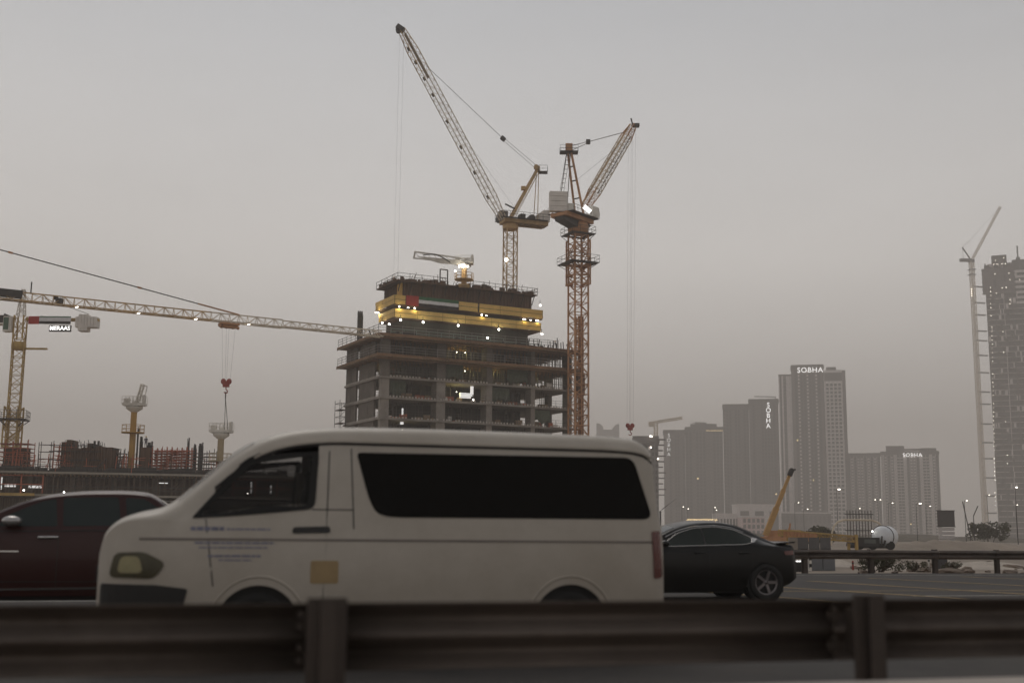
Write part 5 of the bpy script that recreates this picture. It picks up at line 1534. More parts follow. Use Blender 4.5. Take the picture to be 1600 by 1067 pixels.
# ------------------------------------------------------------------ people on the decks
def person(label, P, rz, shirt, lean=0.0, arm=0.3, h=1.74):
    verts = {'pel': (0, 0, .93), 'ch': (0, lean * .3, 1.22), 'nk': (0, lean * .45, 1.46), 'hd': (0, lean * .5, 1.60), 'ht': (0, lean * .5, 1.70),
             'hl': (-.09, 0, .88), 'kl': (-.11, .08, .48), 'al': (-.11, -.02, .09), 'tl': (-.11, .13, .03),
             'hr': (.09, 0, .88), 'kr': (.11, .02, .48), 'ar': (.12, -.1, .09), 'tr': (.12, .06, .03),
             'sl': (-.19, lean * .38, 1.38), 'el': (-.26, lean * .4 + .05, 1.11), 'wl': (-.24, lean * .4 + arm, 0.98), 'fl': (-.23, lean * .4 + arm + .1, 0.95),
             'sr': (.19, lean * .38, 1.38), 'er': (.27, lean * .4 + .02, 1.10), 'wr': (.28, lean * .4 + arm * .5, 0.90), 'fr': (.28, lean * .4 + arm * .5 + .08, 0.86)}
    rad = dict(pel=.14, ch=.16, nk=.06, hd=.10, ht=.085, hl=.10, kl=.065, al=.045, tl=.04, hr=.10, kr=.065, ar=.045, tr=.04, sl=.07, el=.05, wl=.035, fl=.04, sr=.07, er=.05, wr=.035, fr=.04)
    ed = [('pel', 'ch'), ('ch', 'nk'), ('nk', 'hd'), ('hd', 'ht'), ('pel', 'hl'), ('hl', 'kl'), ('kl', 'al'), ('al', 'tl'), ('pel', 'hr'), ('hr', 'kr'), ('kr', 'ar'), ('ar', 'tr'),
          ('ch', 'sl'), ('sl', 'el'), ('el', 'wl'), ('wl', 'fl'), ('ch', 'sr'), ('sr', 'er'), ('er', 'wr'), ('wr', 'fr')]
    ks = list(verts); me = bpy.data.meshes.new('person')
    me.from_pydata([verts[k] for k in ks], [(ks.index(a), ks.index(c)) for a, c in ed], [])
    o_ = bpy.data.objects.new('person', me); COL.objects.link(o_)
    sk = o_.modifiers.new('s', 'SKIN'); o_.modifiers.new('d', 'SUBSURF').levels = 1
    for i, k in enumerate(ks): me.skin_vertices[0].data[i].radius = (rad[k],) * 2
    me.skin_vertices[0].data[0].use_root = True
    dg = bpy.context.evaluated_depsgraph_get()
    m2 = bpy.data.meshes.new_from_object(o_.evaluated_get(dg)); bpy.data.objects.remove(o_)
    m2.materials.append(shirt)
    for p in m2.polygons: p.use_smooth = True
    o_ = bpy.data.objects.new('person', m2); COL.objects.link(o_); o_.location = P; o_.rotation_euler = (0, 0, rz)
    tag(o_, label, 'person')
    hb = MB(); hb.sphere((0, lean * .5, 1.68), .135, 6, (1, 1.15, .75)); hb.part('safety_helmet', M_yel, o_)
    return o_
ov = mat('dark_overalls', (0.06, 0.055, 0.07), 0.9); hv = mat('hi_vis_orange', (0.4, 0.14, 0.05), 0.9)
person('worker in dark overalls bending forward at the right end of the top deck', LM @ V((34.9, 0.2, 35.1)), BE + 0.6, ov, 0.6, 0.35)
person('worker standing upright by the orange crane mast on the top deck', LM @ V((37.4, 0.3, 35.1)), BE - 0.5, ov, 0.0, 0.2)
person('worker in dark overalls leaning over at the left corner of the top deck', LM @ V((0.1, 6.0, 35.1)), BE + 1.8, ov, 0.5, 0.4)
person('worker in orange vest on the left end of the topmost platform', LM @ V((6.4, 11.2, 46.35)), BE, hv, 0.1, 0.2)
person('worker standing on a stub column right of the ochre placing-boom column', G(227.5, 186.6, zt + 4.2), 0.4, ov, 0.0, 0.3)
solo(MB().cbox(G(227.5, 186.6, zt + 2.1), (1.5, 0.9, 4.18)), 'column', M_plydk, 'short boxed column under the standing worker on the podium roof', 'column', G(227.5, 186.6, zt))

# ------------------------------------------------------------------ far towers
random.seed(5)
def lx(o_, px, z=None):
    """local x on the front line of thing o_ that is seen in pixel column px"""
    q = G(px, o_.location.y, o_.get('mid', 0.0) if z is None else z); t_ = q.x / q.y; c_, s_ = math.cos(o_.rotation_euler.z), math.sin(o_.rotation_euler.z)
    return (t_ * o_.location.y - o_.location.x) / (c_ - t_ * s_)
def face(o_, px, py, dy=-1.5):
    """local point on the front of thing o_ at picture column px and row py"""
    z = W(px, py, o_.location.y).z; x = lx(o_, px, z)
    z = W(px, py, o_.location.y + x * math.sin(o_.rotation_euler.z)).z
    return V((x, dy, z))


def tower(label, px0, px1, ytop, Y, D, rz, floors, bays, wall, roof=None, lit=0.004, pier=None, cat='building', name='apartment_tower', crown=True):
    mid = W((px0 + px1) / 2, ytop, Y).z * 0.6
    a = G(px0, Y, mid); a.z = 0; rz = -math.atan2(a.x, a.y) + rz
    H = W((px0 + px1) / 2, ytop, Y).z
    o_ = thing(name, label, cat, a, rz, 'hazy high-rise towers'); o_['mid'] = mid; Wd = lx(o_, px1)
    b = MB(); b.box((0, 0.5, 0), (Wd, D, H)); b.part('wall', wall, o_)
    fh = H / (floors + 1.5)
    bw = Wd / len(bays); wn = MB(); bal = MB(); pr = MB(); lt = MB()
    for i, k in enumerate(bays):
        x = i * bw
        if k == 'P': pr.box((x, 0, 0), (x + bw, 0.49, H - fh)); continue
        for f in range(floors):
            z = f * fh + fh * 0.3
            if k in 'WwB': wn.box((x + bw * .18, 0.38, z), (x + bw * .82, 0.47, z + fh * 0.62))
            if k == 'B': bal.box((x + bw * .05, -0.7, z - 0.25), (x + bw * .95, 0.36, z + fh * 0.22))
            if k == 'S': bal.box((x + bw * .2, 0.1, z - 0.1), (x + bw * .8, 0.36, z + fh * 0.5))
            if random.random() < lit: lt.box((x + bw * .3, 0.30, z + .3), (x + bw * .7, 0.375, z + fh * .45))
        pr.box((x - bw * 0.05, 0.05, 0), (x + bw * 0.05, 0.49, H - fh))
    nside = max(2, int(D / 5))
    for i in range(nside):
        for f in range(floors):
            z = f * fh + fh * 0.3; y = 1 + (D - 2) * (i + .2) / nside
            for xx in ((-0.06, -0.002), (Wd + 0.002, Wd + 0.06)): wn.box((xx[0], y, z), (xx[1], y + (D - 2) * .55 / nside, z + fh * .6))
    wn.part('window', M_tow_gl, o_, stuff=True)
    if bal.v: bal.part('balcony', pier or M_tow_lt, o_, stuff=True)
    pr.part('pier', pier or M_tow_md, o_, stuff=True)
    if lt.v: lt.part('lit_window', M_lamp_w, o_, stuff=True)
    if crown:
        b = MB(); b.box((-0.8, -0.6, H - fh * .9), (Wd + 0.8, D + 0.6, H - fh * .3)); b.box((-0.4, -0.3, H - fh * .3 + .001), (Wd + .4, D + .3, H + 0.3))
        b.part('cornice', wall, o_)
    return o_, Wd, H, fh
YS = 1350; K = 1.5
# main sign tower: left wing, glazed centre, gridded right wing
cT, Wc, Hc, fh = tower('tallest hazy tower of the row with a white SOBHA sign across its top', 1239, 1289.5, 571, YS, 26, 0.0, 46, 'PWSWWSWWSWP', M_tow_dk, lit=0.006)
sg = text_mesh('SOBHA', 5.5 * K, 0.3, 1.1, 0.012); sg.materials.append(M_sign); o_ = link('sign_letters', sg, cT, face(cT, 1265.5, 578.5, -1.2)); o_.rotation_euler = (PI / 2, 0, 0)
ax = lx(cT, 1218.5); H2 = W(1230, 584, YS).z; fh2 = H2 / 45
b = MB(); b.box((ax, 3.2, 0), (ax + 10.0 * K, 24, H2)); b.part('side_wing', M_tow_md, cT)
for x0, x1 in ((0.0, 0.8), (2.2, 3.4), (5.6, 9.7)):
    b = MB(); b.box((ax + x0 * K, 2.6, 0), (ax + x1 * K, 3.18, H2 - 2)); b.part('pale_pier', M_tow_lt, cT)
b = MB()
for f in range(44):
    b.box((ax + 3.5 * K, 2.95, (f + .2) * fh2), (ax + 5.4 * K, 3.16, (f + .8) * fh2)); b.box((ax + .9 * K, 2.95, (f + .2) * fh2), (ax + 2.1 * K, 3.16, (f + .8) * fh2))
b.part('window', M_tow_gl, cT, stuff=True)
ax = lx(cT, 1290) + 0.2; H3 = W(1305, 580, YS).z; H3b = W(1305, 597.5, YS).z
b = MB(); b.box((ax, 0.5, 0), (ax + 13.2 * K, 26, H3)); b.part('gridded_wing', mat('grid_white', (0.82, 0.78, 0.76), 0.8, var=0.08, scale=0.1), cT)
b = MB(); b.box((ax + 13.2 * K, 0.2, 0), (ax + 15.6 * K, 25, H3 - .5)); b.part('dark_pier', M_tow_md, cT)
b = MB(); b.box((ax + 0.3, 0.35, H3b + 0.4), (ax + 13.1 * K, 0.48, H3b + 6.6 * K)); b.part('roof_band', M_tow_dk, cT)
b = MB(); b.box((ax + 3, 4, H3), (ax + 9 * K, 20, H3 + 2.6 * K)); b.part('plant_room', M_tow_md, cT)
b = MB(); b.box((-0.95 * K, -0.1, -1.0 * K), (0.95 * K, 0.1, 1.0 * K)); wme = b.mesh('window', M_tow_dk); ffh = H3b / 40
for f in range(1, 40):
    for i in range(4): link('window', wme, cT, (ax + (2.25 + i * 2.95) * K, 0.44, f * ffh + 0.4))
for i in range(5):
    b = MB(); b.box((ax + (0.78 + i * 2.95) * K - .5, -0.1, 0), (ax + (0.78 + i * 2.95) * K + .5, 0.49, H3b)); b.part('pale_pier', M_tow_lt, cT)

t2, W2, Hh2, f2 = tower('hazy tower with SOBHA in vertical white letters, left of the tallest one', 1172, 1218, 624, YS + 25, 30, 0.0, 36, 'SWSSWWWWWS', M_tow_dk, lit=0.004, pier=M_tow_md)
for i, ch in enumerate('SOBHA'):
    m_ = text_mesh(ch, 4.9 * K, 0.3, 1, 0.03); m_.materials.append(M_sign); q = face(t2, 1200.5, 633 + i * 8.2)
    o_ = link('sign_letter', m_, t2, q); o_.rotation_euler = (PI / 2, 0, 0)
t3, W3, Hh3, f3 = tower('hazy plain-fronted tower second left of the tallest, one step lower than its neighbour', 1131, 1171.5, 632, YS + 40, 30, 0.0, 35, 'BWWSWWSWW', M_tow_dk, lit=0.0, pier=M_tow_md)
t4, W4, Hh4, f4 = tower('wide hazy tower with a stepped top and amber roof lights, second from the van', 1071.5, 1130.5, 667.5, YS + 30, 30, 0.0, 30, 'WWSWWWSSWWW', M_tow_dk, lit=0.002, pier=M_tow_md)
t5, W5, Hh5, f5 = tower('hazy tower right behind the van with faint vertical SOBHA letters', 1037.5, 1071, 672, YS + 20, 28, 0.0, 29, 'PPWSWWSW', M_tow_dk, lit=0.002, pier=M_tow_md)
for i, ch in enumerate('SOBHA'):
    m_ = text_mesh(ch, 3.8 * K, 0.3, 1, 0.02); m_.materials.append(M_sign_dim); q = face(t5, 1045, 680.5 + i * 7.4)
    o_ = link('sign_letter', m_, t5, q); o_.rotation_euler = (PI / 2, 0, 0)
t6, W6, Hh6, f6 = tower('pale hazy block right of the tallest tower, plain grey roof band, no sign', 1325, 1377, 708.5, YS + 90, 30, 0.0, 27, 'WSWSSWSWSW', M_tow_md, lit=0.0, pier=M_tow_lt)
t7, W7, Hh7, f7 = tower('pale wide hazy block with a small SOBHA sign on its curved roof band', 1378, 1469, 706, YS + 85, 30, 0.0, 27, 'PSWSPBBPWSSWPBBPSW', M_tow_md, lit=0.002, pier=M_tow_lt)
sg = text_mesh('SOBHA', 4.2 * K, 0.3, 1.12, 0.012); sg.materials.append(M_sign); q = face(t7, 1425.5, 711)
o_ = link('sign_letters', sg, t7, q); o_.rotation_euler = (PI / 2, 0, 0)
b = MB()
for x0, x1, z0, z1 in ((6, 27, 0, 6.5), (45, 63, -.5, 3.5), (12, 60, 1.2, 3)): b.box((x0, 2, Hh7 + z0), (x1, 8, Hh7 + z1 + .4))
b.part('roof_canopy', M_tow_md, t7)
b = MB(); b.box((6, 3, Hh4), (36, 20, Hh4 + 4)); b.part('plant_room', M_tow_dk, t4)
b = MB()
for i in range(14): b.box((24 + i * 1.35, -1.0, Hh4 - 4.5), (24.7 + i * 1.35, -0.8, Hh4 - 3.9))
b.part('roof_lamp', M_lamp_w, t4, stuff=True)
b = MB(); b.bar((6, 4, Hh2 + 3.7), (W2 - 2, 4, Hh2 + 2.7), 1.0); b.bar((W2 - 3, 4, Hh2), (W2 - 3, 4, Hh2 + 3), 0.9); b.part('facade_cradle', M_tow_md, t2)
b = MB(); b.bar((8, 4, Hh4 + 5.4), (20, 4, Hh4 + 4.2), 0.6); b.bar((18, 4, Hh4), (18, 4, Hh4 + 5), 0.8); b.part('facade_cradle', M_tow_md, t4)

# building shell behind the rear of the van
t8, W8, Hh8, f8 = tower('hazy unfinished block just behind the top rear corner of the van', 990, 1029, 682, 700, 20, 0.0, 15, 'WSWWSWW', M_tow_md, lit=0.01, name='unfinished_block')
b = MB()
for px, py in ((1016, 681.5), (1018, 682), (1017, 699), (1028, 717)): b.sphere(face(t8, px, py), 0.5, 6)
b.part('work_lamp', M_lamp_far, t8, stuff=True)
for i in range(11):
    b = MB(); z = Hh8 - 2 - i * 3.2; b.box((W8 - 1, -2.2, z), (W8 + 4.2 - (i % 3) * 0.8, 3, z + 0.5)); b.part('floor_slab', M_tow_md, t8)

def low_block(label, px0, px1, y0, Y, D, cols, rows, wall, wm, name='podium_building'):
    a = G(px0, Y); c = G(px1, Y); Wd = c.x - a.x; H = W(px0, y0, Y).z
    o_ = thing(name, label, 'building', a)
    b = MB(); b.box((0, 0.3, 0), (Wd, D, H)); b.part('wall', wall, o_)
    b = MB(); b.box((-0.3, -0.1, H - .9), (Wd + .3, D, H + .25)); b.part('cornice', M_tow_lt, o_)
    b = MB(); k = Wd / cols; h = (H - 2.5) / rows; b.box((-k * .3, -0.06, -h * .32), (k * .3, 0.06, h * .32)); me = b.mesh('window', wm)
    for i in range(cols):
        for j in range(rows): link('window', me, o_, (k * (i + .5), 0.26, 1.4 + h * (j + .5)))
    return o_
low_block('low pale building with tall narrow windows above the black sedan roof', 1120.5, 1155, 802, 900, 20, 7, 1, M_tow_lt, M_tow_dk)
low_block('low white building with a square grid of windows beside the orange crane boom', 1160.5, 1196, 806, 880, 20, 5, 3, mat('white_render', (0.62, 0.48, 0.46), 0.8), M_tow_md)
low_block('flat roofed pale block behind the square-window building', 1153, 1222, 787.5, 1000, 24, 3, 1, M_tow_lt, M_tow_md)
low_block('long low dark podium at the foot of the tallest tower', 1214, 1300, 800, 1150, 20, 12, 2, M_tow_md, M_tow_dk)
for i, (px0, px1, yt, yr) in enumerate(((933, 943, 661, 4), (958, 968.5, 662, 5))):
    a = G(px0, 2100); H = W(px0, yt, 2100).z; Wd = G(px1, 2100).x - a.x
    o_ = thing('apartment_tower', ('very faint slanting-roofed far tower, farther of the two from the orange hook', 'very faint slanting-roofed far tower, nearer of the two to the orange hook')[i], 'building', a)
    b = MB(); b.prism([(0, 0), (Wd, 0), (Wd, H - (6 if i == 0 else 0)), (Wd * .5, H - 1), (0, H - (0 if i == 0 else 8))], 0, 15, None, 'y'); b.part('wall', M_tow_dk, o_)
    b = MB()
    for k in range(30): b.box((.4, -.3, 3 + k * H / 32), (Wd - .4, -.02, 4.6 + k * H / 32))
    b.part('window', M_tow_gl, o_, stuff=True)
a = G(936, 2090); b = MB(); b.box((0, 0, 0), (28, 20, W(950, 671, 2090).z)); solo(MB().box(tuple(a), (a.x + 28, a.y + 12, W(950, 671, 2090).z)), 'apartment_block', M_tow_dk, 'very faint lower block between the two faint far towers', 'building', a)

# small far tower cranes
def far_crane(label, px, ybase, yjib, jl, jr, Y, m, slope=0.0):
    P = G(px, Y); zj_ = W(px, yjib, Y).z
    o_ = thing('tower_crane', label, 'tower crane', P)
    b = MB(); lattice(b, (0, 0, 0), (0, 0, zj_), 2.0, 2.0, 24, 0.5, 0.25, up=(0, 1, 0)); b.part('mast_section', m, o_)
    s_ = Y / F
    b = MB(); lattice(b, (0, 0, zj_ + 1), (jr * s_, 0, zj_ + 1 + slope * jr * s_), 1.4, 1.4, 14, 0.4, 0.2); b.part('jib_section', m, o_)
    b = MB(); lattice(b, (jl * s_, 0, zj_ + 1 + slope * jl * s_), (0, 0, zj_ + 1), 1.4, 1.2, 5, 0.4, 0.2); b.cbox((jl * s_ + 1.5, 0, zj_ - .4), (3, 2, 2.8)); b.part('counter_jib', m, o_)
    return o_
far_crane('faint small tower crane behind the van rear corner, jib rising right', 1026.5, 700, 662, -11, 42, 760, M_jib, 0.17)
far_crane('faint tiny crane on the stepped tower beside the van', 1095, 700, 662, -6, 12, YS + 42, M_tow_md, -0.05)

# ------------------------------------------------------------------ tower under construction at the right edge
YR = 1125
rt = thing('unfinished_tower', 'tall hazy tower under construction at the right edge, dotted with work lamps', 'building', G(1542, YR), -math.atan2(G(1546, YR).x, YR))
midz = W(1542, 620, YR).z; q_ = G(1548.5, YR, midz); rt.location = (q_.x, q_.y, 0); rt['mid'] = midz
xs0 = 0; HR = W(1560, 419, YR).z; WR = 60
floors = 50; fh = HR / floors
b = MB(); b.box((0.6, 1.2, 0), (WR, 30, HR)); b.part('wall', M_tow_md, rt)
b = MB()
for f in range(floors): b.box((0.0 if f > 8 else 0.2, 0.0, f * fh), (WR, 1.19, f * fh + 0.45))
b.part('floor_slab', M_tow_lt, rt, stuff=True)
b = MB()
for f in range(floors):
    for i in range(15):
        if (i * 7 + f * 3) % 11: b.box((1.2 + i * 3.9, 0.6, f * fh + .9), (4.6 + i * 3.9, 1.17, f * fh + fh - .3))
b.part('window', M_tow_dk, rt, stuff=True)
for x in (0.4, 8.1, 15.7, 23.2, 31): 
    b = MB(); b.box((x, -0.4, 0), (x + 0.7, -0.01, HR)); b.part('pier', M_tow_md if x != 15.7 else M_tow_lt, rt)
b = MB(); b.box((-2.2, -1, HR - 26), (26, 1.1, HR - 1))
for f in range(7): b.box((-2.7, -1.3, HR - 26 + f * 3.8), (27, -1.01, HR - 25.2 + f * 3.8))
b.part('safety_screen', M_tow_md, rt)
b = MB()
for i in range(90):
    f = random.randrange(4, 49); x = random.uniform(0.5, 30); w_ = random.uniform(0.6, 3.5)
    b.box((x, -random.uniform(.5, 1.8), f * fh + .5), (x + w_, -.02 + .01 * random.random(), f * fh + random.uniform(1.2, fh * 1.6)))
for i in range(26):
    x = random.uniform(-1.5, 30); b.box((x, 0.2, HR - .5), (x + random.uniform(.3, 2.5), 1.6, HR + random.uniform(.8, 4.5)))
b.part('facade_scaffold', M_tow_dk, rt, stuff=True)
b = MB()
for i in range(70):
    f = random.randrange(4, 49); x = random.uniform(0.5, 30); b.box((x, -.45, f * fh + .6), (x + random.uniform(.8, 2.6), -.12, f * fh + fh - .4))
b.part('wall_infill', M_tow_lt, rt, stuff=True)
rt['mid'] = HR * 0.97
q0 = lx(rt, 1554); zq = W(1560, 400, YR).z
b = MB(); b.box((q0 - 2, 2, HR), (q0 + 11.5, 12, zq)); b.part('core_wall', M_tow_dk, rt)
b = MB(); b.box((q0 - 6, 0.5, HR), (q0 + 17, 1.9, HR + 3.6)); b.part('parapet', M_tow_lt, rt)
b = MB(); b.box((q0 + 16, 2, HR), (q0 + 36, 14, W(1590, 409, YR).z)); b.bar((q0 + 21.5, 5, HR), (q0 + 21.5, 5, W(1590, 387, YR).z), 1.3); b.box((q0 + 19.8, 3, HR + 6), (q0 + 23.5, 7, HR + 9)); b.part('core_wall', M_tow_dk, rt)
for f in range(7):
    b = MB(); b.box((q0 + 18, -2.0, HR - 7 - f * 5), (q0 + 36, -1.35, HR - 4.6 - f * 5)); b.part('pale_balcony', M_tow_lt, rt)
b = MB()
for px, py in ((1568, 404), (1555, 408), (1553, 414), (1558, 413.5), (1565.5, 413), (1571, 413), (1554.5, 429), (1576.5, 428), (1578, 438), (1593, 437.5), (1547.5, 450), (1548, 456.5), (1548, 462.5),
               (1566, 450.5), (1572, 450), (1557, 459), (1578, 469), (1578, 475.5), (1548, 475), (1548.3, 481.5), (1548.5, 494), (1567, 519), (1568, 551), (1571, 659), (1574, 711), (1574, 724)):
    b.sphere(face(rt, px, py, -2.6), 0.30, 5)
for i in range(44):
    py = 512 + i * 6.6
    if i in (9, 10, 17, 30, 37, 38): continue
    b.sphere(face(rt, 1549.5 + (py - 500) * 0.02 + random.uniform(-.4, .4), py, -2.6), random.uniform(0.18, 0.32), 5)
b.part('work_lamp', M_lamp_far, rt, stuff=True)

rc = thing('luffing_crane', 'hazy slender luffing crane tied by struts to the tower at the right edge', 'tower crane', G(1529, YR - 2, W(1525, 620, YR).z) * 1)
rc.location.z = 0
zr = W(1521, 409, YR).z
mast(rc, 0, zr, 3.2, M_jib, 0.2, 4, 12.0, 0.55, 0.28)
for py in (422, 430): collar(rc, W(1521, py, YR).z, 3.2, M_jib, False, 1, 1.8)
b = MB(); b.cbox((-5.4, 0, zr + 0.9), (11, 3.4, 2.7)); b.cbox((0, 0, zr + 0.4), (4.8, 4, 2.7)); b.part('machinery_deck', M_tow_md, rc)
b = MB(); b.bar((-0.6, 0, zr + 1.5), (-8, 0, zr + 13.5), 1.0); b.bar((-8, 0, zr + 13.5), (-7.5, 0, zr + 1.5), 0.3); b.part('a_frame_leg', M_tow_dk, rc)
tp = W(1563, 323, YR + 6) - rc.location
b = MB(); lattice(b, (1.2, 0, zr + 2.1), tp, 1.8, 1.8, 22, 0.34, 0.14); b.part('jib_section', M_jib, rc)
b = MB(); b.tube((-8, 0, zr + 13.5), (0, 0, zr + 21), 0.14, 4); b.tube((0, 0, zr + 21), tp, 0.08, 4); b.part('luffing_rope', M_rope, rc)
for py in (448, 473, 492, 517, 532, 555, 582, 612, 631, 662, 691, 716, 746, 774, 801):
    z = W(1530, py, YR).z
    b = MB(); b.bar((1.4, 0, z), (12.5, 3.5, z + .15), 0.8); b.bar((1.4, 0.8, z - .7), (12.5, 4.4, z - .5), 0.4); b.part('tie_strut', M_steel_dk, rc)
b = MB()
for i in range(5): b.sphere((-2.2, -2.2, W(1521, 453 + i * 2.6, YR).z), 0.35, 5)
b.part('mast_lamp', M_lamp_far, rc)

# ------------------------------------------------------------------ near ground on the right: plant, barriers, tanker, poles
random.seed(9)
# mobile crane
YC = 150
mc = thing('mobile_crane', 'orange mobile crane with its telescopic boom raised, behind the black sedan', 'mobile crane', G(1190, YC))
O = mc.location
bb = W(1196, 836, YC) - O; bt = W(1234, 741, YC) - O
for i, (f0, f1, wd) in enumerate(((0, .45, 0.66), (.40, .75, 0.50), (.70, 1.0, 0.36))):
    b = MB(); b.bar(bb.lerp(bt, f0), bb.lerp(bt, f1), wd); b.part('boom_section', mat('boom_ochre', (0.50, 0.29, 0.10), 0.6, var=0.2), mc)
b = MB(); b.cbox(bt + V((0.1, 0, 0.2)), (0.55, 0.6, 0.8), ry=0.4); b.bar(bt + V((0, 0, .55)), bt + V((0.75, 0, 0.6)), 0.22); b.tube(bt + V((0.2, -.2, .55)), bt + V((0.2, .2, .55)), 0.25, 10); b.part('boom_head', M_steel_dk, mc)
b = MB(); b.bar(bb + V((2.9, 0, 0)), bb + V((3.1, 0, 1.5)), 0.18); b.bar(bb + V((2.5, 0, 0)), bb + V((3.1, 0, 1.2)), 0.14); b.part('outrigger_arm', M_crane_o, mc)
b = MB(); b.box((-3.5, 0, 0.6), (6, 2.5, 1.1)); b.box((0.8, .2, 1.11), (2.6, 2.2, 1.9)); b.part('carrier', M_crane_o, mc)
b = MB(); b.box((3.4, 0.1, 1.11), (4.9, 1.2, 2.0)); b.part('cab', M_crane_y, mc)
for x in (-2.6, -1.2, 2.5, 4.2):
    for y in (0.05, 2.25):
        b = MB(); b.tube((x, y, 0.55), (x, y + 0.3, 0.55), 0.58, 16); b.part('wheel', M_rubber, mc)
# yellow lattice boom on trestles
YY = 112
ylb = thing('lattice_boom', 'long yellow lattice crane boom lying level behind the grey barrier panels', 'crane boom', G(1220, YY))
O = ylb.location; p = W(1219, 832, YY) - O; q = W(1338, 842, YY - 4) - O
for i in range(4):
    b = MB(); lattice(b, p.lerp(q, i / 4), p.lerp(q, (i + 1) / 4), 0.9, 0.48, 4, 0.12, 0.06); b.part('boom_section', M_crane_g, ylb)
b = MB()
for f in (0.1, 0.9): c_ = p.lerp(q, f); b.bar((c_.x, c_.y, 0), c_ - V((0, 0, .4)), 0.22)
b.bar(q + V((0, 0, -1.0)), q + V((0, 0, .4)), 0.25); b.part('trestle', M_crane_g, ylb, stuff=True)
b = MB()
for i in range(9): c_ = p.lerp(q, 0.05 + i * 0.05); b.cbox(c_ + V((0, -.6, -.1)), (0.36, 0.1, 0.55))
b.part('yellow_plate', M_crane_o, ylb)
# grey barrier panels
gb = thing('site_hoarding', 'row of grey hoarding panels just above the far guardrail, right of the black sedan', 'hoarding', G(1246, 104))
for i in range(3):
    b = MB(); x0 = (G(1247 + i * 17.5, 104) - gb.location).x; x1 = (G(1264 + i * 17.5, 104) - gb.location).x
    b.box((x0, 0, 0), (x1 - 0.04, 0.08, 1.12)); b.box((x0, -0.06, 0.2), (x1 - .04, -0.01, 0.28)); b.part('panel', mat('hoarding_grey', (0.115, 0.11, 0.11), 0.7), gb)
b = MB(); b.box((-0.75, -0.3, 0), (-0.02, 0.05, 1.12)); b.part('panel', mat('beige_board', (0.28, 0.24, 0.2), 0.8), gb)
# tanker truck
YT = 118
tk = thing('tanker_truck', 'truck with a rounded white tank and black cab side, right of the yellow boom', 'truck', G(1372, YT))
O = tk.location
MT = Matrix.Translation((0.9, 1.2, 1.25)) @ Matrix.Rotation(math.radians(65), 4, 'Z') @ Matrix.Rotation(PI / 2, 4, 'Y')
b = MB(); b.lathe([(0.01, -1.15), (0.5, -1.1), (0.85, -0.9), (1.02, -0.5), (1.06, 0), (1.06, 3.0), (0.8, 3.5), (0.01, 3.7)], MT, 28); b.part('tank', mat('tank_white', (0.78, 0.80, 0.83), 0.45, var=0.05), tk)
b = MB(); b.lathe([(1.10, -0.35), (1.10, -0.25)], MT, 28); b.part('tank_band', M_steel_dk, tk)
b = MB(); b.box((-2.2, 0, 0.25), (0.2, 2.0, 1.15)); b.prism([(-2.6, 0.3), (-2.2, 0.3), (-2.2, 1.15), (-2.4, 1.1)], 0.1, 1.9, None, 'y'); b.part('cab', M_blackp, tk)
b = MB(); b.box((-1.3, -0.03, 0.6), (-.2, -0.002, 0.98)); b.part('cab_window', mat('pale_glass', (0.12, 0.13, 0.12), 0.2), tk)
b = MB(); b.box((0.25, 0.1, 0.2), (0.7, 1.2, 0.6)); b.bar((0.3, -.1, 0.3), (0.4, -.1, 1.3), .12); b.bar((0.55, -.1, 0.2), (0.7, -.1, .9), .14); b.box((-2.3, 0.3, 0.12), (1.6, 1.6, 0.3)); b.part('chassis', M_steel_dk, tk)
b = MB(); b.sphere((-.4, .3, 1.75), 0.08, 5); b.part('roof_lamp', M_lamp, tk)
for x in (-1.7, -0.4, 1.3):
    b = MB(); b.tube((x, 0.15, 0.4), (x, 0.45, 0.4), 0.42, 14); b.part('wheel', M_rubber, tk)
# pipe arch
b = MB(); pts = [W(1300, 832, 170), W(1303, 822, 170), W(1309, 815, 170), W(1318, 812, 170), W(1340, 812, 170), W(1362, 812.5, 170), W(1372, 816, 170), W(1379, 823, 170), W(1382, 832, 170), G(1384, 170)]
b.path([G(1299, 170)] + pts, 0.14, 8); solo(b, 'pipe_arch', M_jib, 'long low pale pipe arch rising behind the tanker truck', 'pipe', G(1340, 170))
# comb-like rebar fence
cf = thing('rebar_rack', 'rack of upright steel bars standing behind the pipe arch', 'steel rack', G(1325, 230))
O = cf.location
for i in range(9):
    b = MB(); x = (G(1325 + i * 4.7, 230) - O).x; b.bar((x, 0, 0), (x, 0, W(1330, 797, 230).z), 0.16); b.part('upright_bar', M_scaf, cf)
b = MB(); zz = W(1330, 803, 230).z; b.bar((-.5, -.15, zz), ((G(1366, 230) - O).x, -.15, zz), 0.18); b.bar((-.5, -.15, 2.4), ((G(1366, 230) - O).x, -.15, 2.4), 0.18); b.part('cross_bar', M_steel_dk, cf)

# billboard
bbd = thing('billboard', 'dark square billboard back on a pale slatted base, left of the round tree', 'billboard', G(1467, 260))
O = bbd.location; x1 = (G(1493.5, 260) - O).x; z0, z1 = W(1480, 822, 260).z, W(1480, 798, 260).z
b = MB(); b.box((0, 0, z0), (x1, 0.3, z1)); b.part('board', mat('board_dark', (0.075, 0.066, 0.064), 0.8), bbd)
b = MB(); b.box((-.12, -.1, z1), (x1 + .12, .4, z1 + .15)); b.box((-.12, -.1, z0 - .15), (x1 + .12, .4, z0)); b.part('frame', M_steel_dk, bbd)
for i in range(4):
    b = MB(); b.box((0.1, 0.1, 0.1 + i * (z0 - .2) / 4), (x1 - .1, 0.25, 0.1 + (i + .8) * (z0 - .2) / 4)); b.part('base_slat', M_tow_lt, bbd)

